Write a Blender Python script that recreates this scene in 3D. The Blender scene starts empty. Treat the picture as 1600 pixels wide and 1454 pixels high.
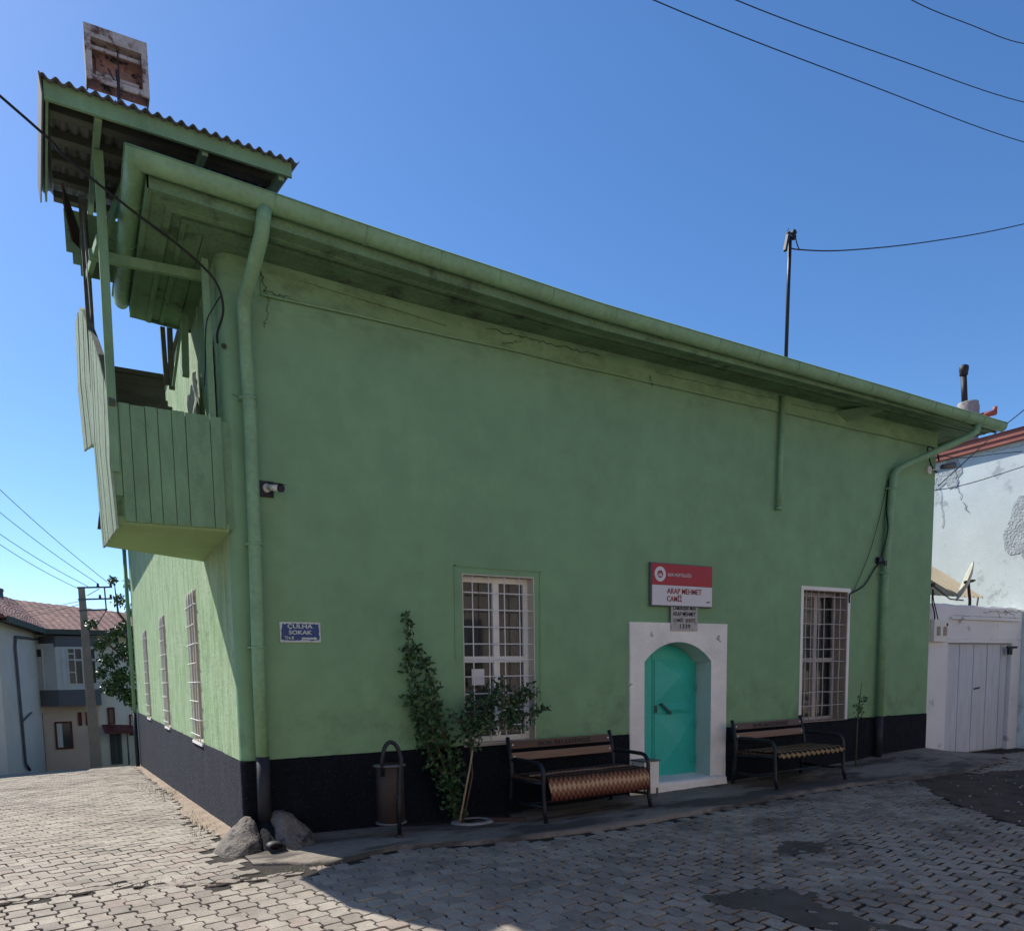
import bpy, bmesh, math, random
from mathutils import Vector, Matrix, Euler, noise
import numpy as np
random.seed(7)
rad = math.radians
C = bpy.context.scene.collection
UP = 1.62            # positions were worked out from image pixels with the camera at z = 0; everything is lifted so that the street lies near z = 0

# ------------------------------------------------------------------ materials
def new_mat(name):
    m = bpy.data.materials.new(name); m.use_nodes = True
    nt = m.node_tree; b = nt.nodes['Principled BSDF']
    return m, nt, b
def N(nt, t, **kw):
    n = nt.nodes.new('ShaderNode' + t)
    for k, v in kw.items(): setattr(n, k, v)
    return n
def L(nt, a, b): nt.links.new(a, b)
def noise_node(nt, scale, detail=4, rough=.6, vec=None, stretch=None):
    tc = N(nt, 'TexCoord'); src = tc.outputs['Object']
    if stretch:
        mp = N(nt, 'Mapping'); mp.inputs['Scale'].default_value = stretch; L(nt, src, mp.inputs[0]); src = mp.outputs[0]
    n = N(nt, 'TexNoise'); n.inputs['Scale'].default_value = scale; n.inputs['Detail'].default_value = detail
    n.inputs['Roughness'].default_value = rough; L(nt, src, n.inputs['Vector'])
    return n.outputs['Fac']
def ramp(nt, fac, stops):
    r = N(nt, 'ValToRGB'); e = r.color_ramp.elements
    while len(e) > 1: e.remove(e[0])
    e[0].position, e[0].color = stops[0][0], (*stops[0][1], 1)
    for p, c in stops[1:]:
        k = e.new(p); k.color = (*c, 1)
    L(nt, fac, r.inputs[0]); return r.outputs['Color']
def mix(nt, fac, a, b, mode='MIX'):
    m = N(nt, 'MixRGB', blend_type=mode)
    for s, v in ((0, fac), (1, a), (2, b)):
        if hasattr(v, 'links'): L(nt, v, m.inputs[s])
        elif s == 0: m.inputs[0].default_value = v
        else: m.inputs[s].default_value = (*v, 1)
    return m.outputs[0]
def mul(c, k): return tuple(min(1, x * k) for x in c)
def thresh(nt, fac, a, b): return ramp(nt, fac, [(a, (0, 0, 0)), (b, (1, 1, 1))])
def bump(nt, b, height, strength, dist=.01):
    bn = N(nt, 'Bump'); bn.inputs['Strength'].default_value = strength; bn.inputs['Distance'].default_value = dist
    L(nt, height, bn.inputs['Height']); L(nt, bn.outputs[0], b.inputs['Normal'])
def mat(name, col, rough=.75, var=.18, scale=2.5, fine=35, bmp=.3, bdist=.006, stretch=None, metal=0, spot=None, spot_at=(.62, .68), spot_scale=6, spec=.35, col2=None):
    m, nt, b = new_mat(name)
    f1 = noise_node(nt, scale, 5, .62, stretch=stretch)
    c = ramp(nt, f1, [(.3, mul(col, 1 - var)), (.7, col2 or mul(col, 1 + var))])
    f2 = noise_node(nt, fine, 3, .6, stretch=stretch)
    c = mix(nt, min(.5, var), c, ramp(nt, f2, [(.35, mul(col, .6)), (.65, mul(col, 1.35))]))
    if spot:
        c = mix(nt, thresh(nt, noise_node(nt, spot_scale, 6, .65, stretch=stretch), *spot_at), c, spot)
    L(nt, c, b.inputs['Base Color'])
    b.inputs['Roughness'].default_value = rough; b.inputs['Metallic'].default_value = metal
    b.inputs['Specular IOR Level'].default_value = spec
    if bmp: bump(nt, b, f2, bmp, bdist)
    return m

GREEN = (.196, .338, .182)
M = {}
def front_plaster():
    m, nt, b = new_mat('green_painted_plaster')
    big = noise_node(nt, .55, 5, .6); mid = noise_node(nt, 3.2, 6, .62); fine = noise_node(nt, 60, 4, .7)
    c = ramp(nt, big, [(.3, mul(GREEN, .87)), (.7, mul(GREEN, 1.1))])
    c = mix(nt, .35, c, ramp(nt, mid, [(.35, mul(GREEN, .82)), (.65, mul(GREEN, 1.15))]))
    # damp, scuffed band above the plinth
    tc = N(nt, 'TexCoord'); sp = N(nt, 'SeparateXYZ'); L(nt, tc.outputs['Object'], sp.inputs[0])
    mr = N(nt, 'MapRange'); mr.inputs[1].default_value = .85; mr.inputs[2].default_value = 1.75; mr.inputs[3].default_value = .9; mr.inputs[4].default_value = 0
    L(nt, sp.outputs['Z'], mr.inputs[0])
    st = thresh(nt, noise_node(nt, 2.6, 8, .72), .5, .66)
    mm = N(nt, 'Math', operation='MULTIPLY'); L(nt, st, mm.inputs[0]); L(nt, mr.outputs[0], mm.inputs[1])
    m2 = N(nt, 'Math', operation='MULTIPLY'); L(nt, mm.outputs[0], m2.inputs[0]); m2.inputs[1].default_value = .75
    c = mix(nt, m2.outputs[0], c, (.10, .16, .085))
    # old flakes high on the wall and sparse chips
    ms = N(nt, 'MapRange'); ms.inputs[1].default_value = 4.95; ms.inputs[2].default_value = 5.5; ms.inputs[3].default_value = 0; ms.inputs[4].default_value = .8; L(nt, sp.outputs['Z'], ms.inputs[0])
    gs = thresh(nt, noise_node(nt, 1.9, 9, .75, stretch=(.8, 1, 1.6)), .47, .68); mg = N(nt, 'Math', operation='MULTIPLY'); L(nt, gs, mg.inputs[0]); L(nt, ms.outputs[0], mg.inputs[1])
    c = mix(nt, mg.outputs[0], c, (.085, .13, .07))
    chips = thresh(nt, noise_node(nt, 9, 8, .72), .735, .75)
    c = mix(nt, chips, c, (.13, .2, .11))
    runs = thresh(nt, noise_node(nt, 1.6, 5, .6, stretch=(1.6, 1.6, .12)), .55, .75)
    rm = N(nt, 'Math', operation='MULTIPLY'); L(nt, runs, rm.inputs[0]); rm.inputs[1].default_value = .22
    c = mix(nt, rm.outputs[0], c, mul(GREEN, 1.28))
    L(nt, c, b.inputs['Base Color']); b.inputs['Roughness'].default_value = .78; b.inputs['Specular IOR Level'].default_value = .3
    ad = N(nt, 'Math', operation='MULTIPLY_ADD'); L(nt, mid, ad.inputs[0]); ad.inputs[1].default_value = 3; L(nt, fine, ad.inputs[2])
    bump(nt, b, ad.outputs[0], .35, .006)
    return m
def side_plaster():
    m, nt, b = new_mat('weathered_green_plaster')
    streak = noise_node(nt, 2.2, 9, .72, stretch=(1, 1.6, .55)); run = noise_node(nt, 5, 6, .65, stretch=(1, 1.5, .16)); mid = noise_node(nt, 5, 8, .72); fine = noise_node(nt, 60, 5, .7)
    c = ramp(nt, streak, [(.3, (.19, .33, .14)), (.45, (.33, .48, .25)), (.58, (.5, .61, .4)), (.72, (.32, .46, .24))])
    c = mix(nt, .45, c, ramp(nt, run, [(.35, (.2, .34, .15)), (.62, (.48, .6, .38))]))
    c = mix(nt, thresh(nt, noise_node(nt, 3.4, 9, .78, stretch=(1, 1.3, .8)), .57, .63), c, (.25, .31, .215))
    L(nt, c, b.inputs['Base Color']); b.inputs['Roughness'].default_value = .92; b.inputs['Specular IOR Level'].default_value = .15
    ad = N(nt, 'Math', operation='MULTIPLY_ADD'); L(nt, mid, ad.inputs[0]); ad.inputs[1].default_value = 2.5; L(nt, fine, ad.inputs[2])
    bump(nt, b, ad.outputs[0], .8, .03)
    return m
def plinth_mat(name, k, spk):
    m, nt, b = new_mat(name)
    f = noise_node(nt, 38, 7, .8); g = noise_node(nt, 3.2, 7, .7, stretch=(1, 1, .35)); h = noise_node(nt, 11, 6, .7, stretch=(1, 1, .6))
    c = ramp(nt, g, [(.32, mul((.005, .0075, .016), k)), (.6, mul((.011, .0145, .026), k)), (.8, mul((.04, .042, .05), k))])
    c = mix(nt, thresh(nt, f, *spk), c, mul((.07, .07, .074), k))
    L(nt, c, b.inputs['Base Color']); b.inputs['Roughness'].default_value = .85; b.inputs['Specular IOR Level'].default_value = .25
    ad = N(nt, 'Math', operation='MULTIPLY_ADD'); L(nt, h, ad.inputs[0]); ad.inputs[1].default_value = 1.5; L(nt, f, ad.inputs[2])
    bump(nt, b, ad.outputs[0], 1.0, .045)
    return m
def paver_mat():
    m, nt, b = new_mat('concrete_paver')
    g = N(nt, 'NewGeometry')
    c = ramp(nt, g.outputs['Random Per Island'], [(0, (.27, .245, .21)), (.2, (.34, .305, .26)), (.5, (.38, .345, .295)), (.8, (.41, .37, .31)), (1, (.35, .29, .25))])
    big = noise_node(nt, .45, 6, .65); fine = noise_node(nt, 70, 6, .75); mid = noise_node(nt, 7, 6, .7)
    c = mix(nt, .75, c, ramp(nt, big, [(.3, (.6, .57, .54)), (.5, (.95, .93, .9)), (.72, (1.0, .97, .93))]), 'MULTIPLY')
    c = mix(nt, .8, c, ramp(nt, mid, [(.3, (.68, .66, .64)), (.6, (1, 1, 1))]), 'MULTIPLY')
    c = mix(nt, .7, c, ramp(nt, fine, [(.34, (.5, .49, .48)), (.6, (1.05, 1.05, 1.05))]), 'MULTIPLY')
    tc = N(nt, 'TexCoord'); sp = N(nt, 'SeparateXYZ'); L(nt, tc.outputs['Object'], sp.inputs[0])
    mr = N(nt, 'MapRange'); mr.inputs[1].default_value = 1.6; mr.inputs[2].default_value = 4.5; mr.inputs[3].default_value = .12; mr.inputs[4].default_value = .7; L(nt, sp.outputs['X'], mr.inputs[0])
    sm = thresh(nt, noise_node(nt, .75, 10, .72, stretch=(1, 1.8, 1)), .5, .6); mg = N(nt, 'Math', operation='MULTIPLY'); L(nt, sm, mg.inputs[0]); L(nt, mr.outputs[0], mg.inputs[1])
    c = mix(nt, mg.outputs[0], c, (.095, .078, .06))
    L(nt, c, b.inputs['Base Color']); b.inputs['Roughness'].default_value = .85; b.inputs['Specular IOR Level'].default_value = .3
    bump(nt, b, fine, .5, .006)
    return m
def rug_mat(name, stops, fu, fv):
    # woven diamonds: the colour follows the row of the diamond
    m, nt, b = new_mat(name)
    uv = N(nt, 'UVMap'); sp = N(nt, 'SeparateXYZ'); L(nt, uv.outputs[0], sp.inputs[0])
    def math_(op, a, bb=None):
        n = N(nt, 'Math', operation=op)
        for i, v in enumerate((a, bb)):
            if v is None: continue
            if hasattr(v, 'links'): L(nt, v, n.inputs[i])
            else: n.inputs[i].default_value = v
        return n.outputs[0]
    u = math_('MULTIPLY', sp.outputs['X'], fu); v = math_('MULTIPLY', sp.outputs['Y'], fv)
    a = math_('FLOOR', math_('ADD', u, v)); d = math_('FLOOR', math_('SUBTRACT', v, u))
    row = math_('ADD', a, d)
    fac = math_('FRACT', math_('MULTIPLY', row, 1 / len(stops) + .0001))
    c = None
    r = N(nt, 'ValToRGB'); r.color_ramp.interpolation = 'CONSTANT'; e = r.color_ramp.elements
    e[0].position = 0; e[0].color = (*stops[0], 1); e[1].position = 1 / len(stops) - .01; e[1].color = (*stops[1], 1)
    for i in range(2, len(stops)):
        k = e.new(i / len(stops) - .01); k.color = (*stops[i], 1)
    L(nt, fac, r.inputs[0])
    c = mix(nt, .5, r.outputs[0], ramp(nt, noise_node(nt, 90, 3, .7), [(.3, (.45, .45, .45)), (.65, (1.15, 1.15, 1.15))]), 'MULTIPLY')
    L(nt, c, b.inputs['Base Color']); b.inputs['Roughness'].default_value = .95; b.inputs['Specular IOR Level'].default_value = .1
    bump(nt, b, noise_node(nt, 140, 3, .7), .6, .006)
    return m
def leaf_mat(name, a, bcol):
    m, nt, b = new_mat(name)
    g = N(nt, 'NewGeometry')
    c = ramp(nt, g.outputs['Random Per Island'], [(0, a), (.6, bcol), (1, mul(bcol, 1.5))])
    L(nt, c, b.inputs['Base Color']); b.inputs['Roughness'].default_value = .42; b.inputs['Specular IOR Level'].default_value = .4
    try: b.inputs['Transmission Weight'].default_value = 0
    except Exception: pass
    return m
def glass_mat():
    m, nt, b = new_mat('window_glass')
    out = nt.nodes['Material Output']
    tr = N(nt, 'BsdfTransparent'); tr.inputs[0].default_value = (.8, .83, .84, 1)
    gl = N(nt, 'BsdfGlossy'); gl.inputs['Roughness'].default_value = .04
    fr = N(nt, 'Fresnel'); fr.inputs[0].default_value = 1.5
    mx = N(nt, 'MixShader'); ge = N(nt, 'NewGeometry'); ma = N(nt, 'MapRange'); ma.inputs[3].default_value = 1; ma.inputs[4].default_value = 0; L(nt, ge.outputs['Backfacing'], ma.inputs[0]); mu = N(nt, 'Math', operation='MULTIPLY'); L(nt, fr.outputs[0], mu.inputs[0]); L(nt, ma.outputs[0], mu.inputs[1]); L(nt, mu.outputs[0], mx.inputs[0]); L(nt, tr.outputs[0], mx.inputs[1]); L(nt, gl.outputs[0], mx.inputs[2])
    L(nt, mx.outputs[0], out.inputs[0]); return m
def tile_mat():
    m, nt, b = new_mat('red_roof_tile')
    g = N(nt, 'NewGeometry')
    f = noise_node(nt, 1.1, 6, .7); k = noise_node(nt, 9, 6, .8)
    c = ramp(nt, f, [(.3, (.10, .047, .042)), (.55, (.2, .085, .07)), (.75, (.26, .14, .12))])
    c = mix(nt, .85, c, ramp(nt, k, [(.4, (.25, .22, .22)), (.6, (1.4, 1.3, 1.3))]), 'MULTIPLY')
    L(nt, c, b.inputs['Base Color']); b.inputs['Roughness'].default_value = .85
    return m

M['front'] = front_plaster(); M['side'] = side_plaster(); M['plinth'] = plinth_mat('black_roughcast_plinth', .72, (.55, .66)); M['plinth_side'] = plinth_mat('sunlit_weathered_plinth', 1.7, (.53, .63)); M['paver'] = paver_mat()  # side plinth: lighter copy, grazing sun and chalky wear put into its colour
M['wood_green'] = mat('green_painted_wood', mul(GREEN, .9), .72, .22, 2.2, 45, .4, .004, (3, 3, 1), spot=(.1, .15, .09), spot_at=(.66, .74), spot_scale=5)
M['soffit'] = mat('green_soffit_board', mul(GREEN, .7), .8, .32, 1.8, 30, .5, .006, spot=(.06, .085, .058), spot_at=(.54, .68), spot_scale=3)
M['gutter'] = mat('green_painted_sheet_metal', mul(GREEN, 1.02), .55, .16, 2.5, 20, .12, .003, spot=(.22, .22, .14), spot_at=(.64, .8), spot_scale=4)
M['weather'] = mat('sun_bleached_green_boards', (.3, .38, .26), .9, .35, 2.6, 30, .8, .008, (9, 9, .7), spot=(.1, .12, .09), spot_at=(.56, .66), spot_scale=4)
M['underside'] = mat('olive_plaster', (.24, .35, .15), .85, .12, 2, 40, .3)
M['dark_wood'] = mat('dark_weathered_wood', (.09, .10, .08), .85, .35, 3, 40, .5, .005, (1, 6, 6))
M['corrugated'] = mat('grey_corrugated_sheet', (.12, .125, .12), .6, .3, 3, 25, .2, .003, spot=(.12, .08, .06), spot_at=(.6, .7))
M['white'] = mat('whitewash', (.78, .75, .7), .88, .12, 2.0, 40, .6, .012, spot=(.36, .33, .29), spot_at=(.635, .66), spot_scale=4)
M['white_frame'] = mat('white_frame_paint', (.72, .7, .66), .5, .08, 4, 50, .1, spot=(.4, .36, .3), spot_at=(.7, .76), spot_scale=8)
M['dull_frame'] = mat('dull_brownish_frame_paint', (.40, .36, .33), .65, .12, 4, 50, .15, spot=(.25, .2, .16), spot_at=(.66, .74), spot_scale=8)
M['dull_bar'] = mat('dull_iron_bar', (.42, .40, .38), .6, .15, 8, 60, .1)
M['cream'] = mat('cream_reveal_paint', (.5, .46, .38), .8, .12, 4, 40, .25, spot=(.25, .2, .15), spot_at=(.66, .74))
M['brown_frame'] = mat('brown_frame_wood', (.3, .24, .19), .7, .2, 4, 40, .2)
M['bar'] = mat('white_iron_bar', (.68, .67, .65), .5, .12, 8, 60, .1, spot=(.3, .2, .14), spot_at=(.66, .72), spot_scale=14)
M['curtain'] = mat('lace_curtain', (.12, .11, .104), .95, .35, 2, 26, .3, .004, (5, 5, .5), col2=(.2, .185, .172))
M['glass'] = glass_mat()
M['teal'] = mat('teal_painted_steel', (.035, .45, .37), .42, .1, 3, 40, .08, .003, spot=(.03, .33, .27), spot_at=(.68, .76), spot_scale=6)
M['teal_dark'] = mat('dark_teal_handle', (.012, .10, .085), .5, .15, 6, 40, .1)
M['reveal'] = mat('pale_teal_whitewash', (.46, .55, .49), .85, .1, 2, 40, .3, spot=(.2, .22, .2), spot_at=(.71, .74), spot_scale=4)
M['black_metal'] = mat('black_painted_steel', (.014, .016, .022), .45, .25, 6, 50, .1, spot=(.07, .05, .04), spot_at=(.66, .74), spot_scale=14)
M['black_pipe'] = mat('black_painted_pipe', (.02, .021, .026), .6, .3, 5, 40, .3)
M['bench_wood'] = mat('brown_varnished_wood', (.085, .045, .028), .5, .3, 2.5, 40, .2, .003, (.6, 8, 8))
M['bench_wood_light'] = mat('worn_brown_wood', (.2, .115, .07), .55, .25, 2.5, 40, .2, .003, (.6, 8, 8))
M['bin'] = mat('dark_brown_steel', (.034, .021, .018), .55, .3, 4, 40, .15, spot=(.1, .07, .05), spot_at=(.66, .72), spot_scale=10)
M['rug1'] = rug_mat('diamond_rug', [(.13, .05, .033), (.26, .13, .078), (.50, .33, .2), (.23, .115, .07), (.08, .04, .027), (.02, .014, .012), (.12, .10, .08), (.05, .014, .011)], 15.0, 1.0)
M['rug2'] = rug_mat('zigzag_rug', [(.30, .2, .1), (.02, .018, .016), (.22, .15, .08), (.03, .025, .02), (.2, .1, .05), (.015, .014, .014)], 9.0, 1.0)
M['leaf'] = leaf_mat('dark_green_leaf', (.012, .034, .011), (.042, .092, .028))
M['leaf2'] = leaf_mat('shrub_leaf', (.014, .032, .012), (.035, .075, .028))
M['tree_leaf'] = leaf_mat('tree_leaf', (.018, .042, .014), (.05, .095, .03))
M['bark'] = mat('bark', (.09, .07, .05), .9, .3, 6, 40, .6)
M['cane'] = mat('dry_cane', (.34, .25, .14), .6, .25, 5, 30, .2, .003, (6, 6, 1))
M['concrete'] = mat('grey_concrete', (.225, .192, .155), .9, .35, 2.2, 26, .7, .015, spot=(.07, .06, .05), spot_at=(.47, .56), spot_scale=1.1, stretch=(.55, 1.5, 1))
M['pale_concrete'] = mat('pale_concrete', (.3, .285, .265), .9, .25, 2.5, 30, .5, .012, spot=(.12, .115, .11), spot_at=(.56, .68), spot_scale=3)
M['rock'] = mat('half_tarred_concrete', (.2, .175, .15), .92, .4, 4, 38, 1.0, .03, spot=(.045, .042, .04), spot_at=(.5, .6), spot_scale=5)
M['dirt'] = mat('brown_dirt', (.085, .062, .044), .95, .35, 3, 45, .9, .02, spot=(.045, .034, .026), spot_at=(.5, .65), spot_scale=2.5)
M['joint'] = mat('joint_dirt', (.024, .019, .015), .95, .3, 2, 40, .6, .015)
M['mud'] = mat('packed_grey_mud', (.085, .072, .054), .95, .3, 4, 60, .6, .012, spot=(.05, .04, .032), spot_at=(.5, .7), spot_scale=3)
M['sand'] = mat('pinkish_dry_soil', (.3, .23, .17), .95, .25, 4, 60, .8, .02, spot=(.18, .14, .1), spot_at=(.5, .7), spot_scale=5)
M['grass'] = leaf_mat('dry_grass', (.10, .11, .04), (.2, .19, .08))
M['red'] = mat('red_sign_paint', (.36, .022, .035), .45, .06, 2, 30, 0)
M['sign_white'] = mat('white_sign_paint', (.6, .6, .62), .45, .05, 2, 30, 0)
M['sign_grey'] = mat('grey_board_edge', (.12, .12, .12), .6, .2)
M['sign_text'] = mat('red_lettering', (.25, .03, .035), .5, .05, 2, 30, 0)
M['dark_text'] = mat('black_lettering', (.02, .02, .022), .6, .1, 2, 30, 0)
M['blue'] = mat('blue_enamel', (.014, .05, .18), .4, .12, 5, 40, .05)
M['enamel'] = mat('chipped_white_enamel', (.52, .55, .52), .5, .12, 6, 40, .1, spot=(.3, .38, .26), spot_at=(.6, .66), spot_scale=14)
M['plaque'] = mat('weathered_white_plate', (.4, .39, .37), .6, .15, 6, 40, .1, spot=(.12, .11, .1), spot_at=(.64, .7), spot_scale=11)
M['plastic_white'] = mat('white_plastic', (.62, .6, .55), .4, .05)
M['cable'] = mat('black_cable', (.012, .012, .014), .6, .1)
M['crate'] = mat('peeling_white_crate_wood', (.46, .4, .36), .85, .3, 4, 35, .4, .005, spot=(.12, .06, .045), spot_at=(.5, .6), spot_scale=7)
M['crate_in'] = mat('rotten_brown_board', (.3, .16, .12), .9, .4, 5, 40, .4, spot=(.02, .015, .015), spot_at=(.52, .6), spot_scale=6)
M['rust'] = mat('rusty_iron', (.06, .035, .028), .8, .4, 8, 50, .3)
M['blue_wall'] = mat('pale_blue_limewash', (.60, .68, .69), .9, .08, 1.6, 40, .4, .01, spot=(.4, .46, .47), spot_at=(.58, .66), spot_scale=2.2)
M['bare'] = mat('bare_crumbling_render', (.42, .47, .49), .95, .28, 5, 26, 1.0, .03)
M['gate_white'] = mat('grey_white_wash', (.68, .67, .68), .9, .08, 1.5, 40, .4, .01, spot=(.36, .36, .37), spot_at=(.62, .68), spot_scale=2.5)
M['gate_wood'] = mat('pale_blue_gate_boards', (.50, .53, .58), .8, .12, 2, 30, .3, .004, (7, 7, .8), spot=(.1, .11, .13), spot_at=(.69, .73), spot_scale=5)
M['red_eave'] = mat('red_painted_eave', (.3, .1, .075), .6, .2)
M['cream_sheet'] = mat('cream_roof_sheet', (.5, .43, .31), .6, .15, 2, 25, .1)
M['dish'] = mat('pale_dish_paint', (.45, .46, .4), .5, .1, 3, 30, .05)
M['tile'] = tile_mat()
M['grey_wall'] = mat('grey_house_render', (.72, .63, .58), .9, .08, 1, 30, .2)
M['pink_wall'] = mat('pinkish_house_render', (.74, .55, .47), .9, .08, 1, 30, .2)
M['pale_wall'] = mat('pale_house_render', (.78, .7, .64), .9, .08, 1, 30, .2)
M['cream_wall'] = mat('cream_house_render', (.58, .49, .40), .9, .06, 1, 30, .2)
M['slate'] = mat('dark_grey_cladding', (.13, .13, .15), .7, .1)
M['bay_white'] = mat('white_pvc_frame', (.62, .62, .62), .5, .05)
M['maroon'] = mat('maroon_paint', (.14, .03, .03), .6, .15)
M['dark_glass'] = mat('dark_window_pane', (.05, .055, .06), .15, .2, 2, 30, 0, spec=.6)
M['door_grey'] = mat('dark_grey_door', (.07, .075, .085), .5, .15)
M['pole'] = mat('weathered_concrete_pole', (.3, .235, .19), .9, .2, 3, 30, .3)
M['cloth'] = mat('pale_torn_sheet', (.5, .54, .46), .9, .2, 5, 30, .5)
M['brick'] = mat('exposed_brick', (.36, .26, .22), .95, .35, 9, 40, .9, .02)
M['crack'] = mat('dark_crack', (.045, .065, .04), 1, .1, 2, 30, 0)

# ------------------------------------------------------------------ mesh building
class MB:
    def __init__(s): s.v = []; s.f = []; s.mi = []; s.uv = {}; s.sm = []
    def add(s, verts, faces, mi=0, smooth=False):
        o = len(s.v); s.v += [tuple(p) for p in verts]
        for f in faces: s.f.append(tuple(o + i for i in f)); s.mi.append(mi); s.sm.append(smooth)
        return s
    def box(s, a, b, mi=0, M4=None, b_=0):
        x0, y0, z0 = a; x1, y1, z1 = b
        V = [(x0, y0, z0), (x1, y0, z0), (x1, y1, z0), (x0, y1, z0), (x0, y0, z1), (x1, y0, z1), (x1, y1, z1), (x0, y1, z1)]
        if M4: V = [tuple(M4 @ Vector(p)) for p in V]
        return s.add(V, [(0, 3, 2, 1), (4, 5, 6, 7), (0, 1, 5, 4), (1, 2, 6, 5), (2, 3, 7, 6), (3, 0, 4, 7)], mi)
    def beam(s, p, q, w, h, mi=0, up=(0, 0, 1)):
        # a bar of section w x h from p to q
        p, q = Vector(p), Vector(q); d = (q - p).normalized(); u = Vector(up)
        if abs(d.dot(u)) > .95: u = Vector((0, 1, 0))
        r = d.cross(u).normalized() * w / 2; u = r.cross(d).normalized() * h / 2
        V = [p - r - u, p + r - u, p + r + u, p - r + u, q - r - u, q + r - u, q + r + u, q - r + u]
        return s.add(V, [(0, 3, 2, 1), (4, 5, 6, 7), (0, 1, 5, 4), (1, 2, 6, 5), (2, 3, 7, 6), (3, 0, 4, 7)], mi)
    def prism(s, poly, e, mi=0):
        # polygon (3-D points) pushed along e
        n = len(poly); e = Vector(e); P = [Vector(p) for p in poly]
        V = P + [p + e for p in P]
        nrm = Vector((0, 0, 0))
        for i in range(n): nrm += P[i].cross(P[(i + 1) % n])
        F = [tuple(range(n)), tuple(range(2 * n - 1, n - 1, -1))] + [(i, i + n, (i + 1) % n + n, (i + 1) % n) for i in range(n)]
        if nrm.dot(e) > 0: F = [tuple(reversed(f)) for f in F]
        return s.add(V, F, mi)
    def tube(s, pts, r, seg=10, mi=0, cap=True, closed=False):
        P = [Vector(p) for p in pts]; n = len(P); rr = r if isinstance(r, (list, tuple)) else [r] * n
        V = []; u = None
        for i in range(n):
            d = (P[min(i + 1, n - 1)] - P[max(i - 1, 0)])
            if d.length < 1e-9: d = Vector((0, 0, 1))
            d.normalize()
            if u is None:
                u = d.orthogonal().normalized()
            u = (u - d * u.dot(d)); u.normalize(); w = d.cross(u)
            for k in range(seg):
                a = 2 * math.pi * k / seg; V.append(P[i] + (u * math.cos(a) + w * math.sin(a)) * rr[i])
        F = []
        for i in range(n - 1):
            for k in range(seg):
                F.append((i * seg + k, i * seg + (k + 1) % seg, (i + 1) * seg + (k + 1) % seg, (i + 1) * seg + k))
        s.add(V, F, mi, True)
        if cap:
            o = len(s.v) - n * seg
            s.f.append(tuple(o + k for k in reversed(range(seg)))); s.mi.append(mi); s.sm.append(False)
            s.f.append(tuple(o + (n - 1) * seg + k for k in range(seg))); s.mi.append(mi); s.sm.append(False)
        return s
    def lathe(s, c, prof, seg=20, mi=0, M4=None):
        V = []
        for r, z in prof:
            for k in range(seg):
                a = 2 * math.pi * k / seg; p = Vector((r * math.cos(a), r * math.sin(a), z))
                if M4: p = M4 @ p
                V.append(p + Vector(c))
        F = [(i * seg + k, i * seg + (k + 1) % seg, (i + 1) * seg + (k + 1) % seg, (i + 1) * seg + k) for i in range(len(prof) - 1) for k in range(seg)]
        return s.add(V, F, mi, True)
    def grid(s, fn, nu, nv, mi=0, smooth=True, uv=None):
        V = [fn(i / nu, j / nv) for j in range(nv + 1) for i in range(nu + 1)]
        F = [(j * (nu + 1) + i, j * (nu + 1) + i + 1, (j + 1) * (nu + 1) + i + 1, (j + 1) * (nu + 1) + i) for j in range(nv) for i in range(nu)]
        o = len(s.v)
        if uv:
            for j in range(nv + 1):
                for i in range(nu + 1): s.uv[o + j * (nu + 1) + i] = uv(i / nu, j / nv)
        return s.add(V, F, mi, smooth)

def pieces(mb):
    # connected pieces of a builder
    par = list(range(len(mb.v)))
    def find(a):
        while par[a] != a: par[a] = par[par[a]]; a = par[a]
        return a
    for f in mb.f:
        r_ = find(f[0])
        for i in f[1:]: par[find(i)] = r_
    out = {}
    for f, mi, sm in zip(mb.f, mb.mi, mb.sm):
        k = find(f[0]); m_, ids = out.setdefault(k, (MB(), {}))
        g_ = []
        for i in f:
            if i not in ids: ids[i] = len(m_.v); m_.v.append(mb.v[i])
            g_.append(ids[i])
        m_.f.append(tuple(g_)); m_.mi.append(mi); m_.sm.append(sm)
    return [m_ for m_, _ in out.values()]
def part_each(name, mb, *a, **k): return [part(name, q, *a, **k) for q in pieces(mb)]
ORG = {}
def part(name, mb, mats, parent=None, loc=None, bevel=0, label=None):
    o0 = Vector(loc) if loc else (ORG[parent.name] if parent else Vector((0, 0, 0)))
    me = bpy.data.meshes.new(name)
    me.from_pydata([tuple(Vector(p) - o0) for p in mb.v], [], mb.f)
    ms = mats if isinstance(mats, (list, tuple)) else [mats]
    for m in ms: me.materials.append(M[m] if isinstance(m, str) else m)
    me.polygons.foreach_set('material_index', mb.mi); me.polygons.foreach_set('use_smooth', mb.sm)
    if mb.uv:
        ul = me.uv_layers.new(name='UVMap')
        for lp in me.loops: ul.data[lp.index].uv = mb.uv.get(lp.vertex_index, (0, 0))
    me.update()
    o = bpy.data.objects.new(name, me); C.objects.link(o)
    if bevel:
        bv = o.modifiers.new('bevel', 'BEVEL'); bv.width = bevel; bv.segments = 2; bv.limit_method = 'ANGLE'; bv.angle_limit = rad(40)
    if parent: o.parent = parent
    else: o.location = o0
    ORG[o.name] = o0
    if label: o['label'] = label
    return o
def thing(name, label, cat, loc, group=None):
    o = bpy.data.objects.new(name, None); C.objects.link(o); o.empty_display_size = .2
    o.location = loc; ORG[o.name] = Vector(loc); o['label'] = label; o['category'] = cat
    if group: o['group'] = group
    return o
def tag(o, label, cat, group=None):
    o['label'] = label; o['category'] = cat
    if group: o['group'] = group
    return o
def setting(o, kind='structure'): o['kind'] = kind; return o
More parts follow.
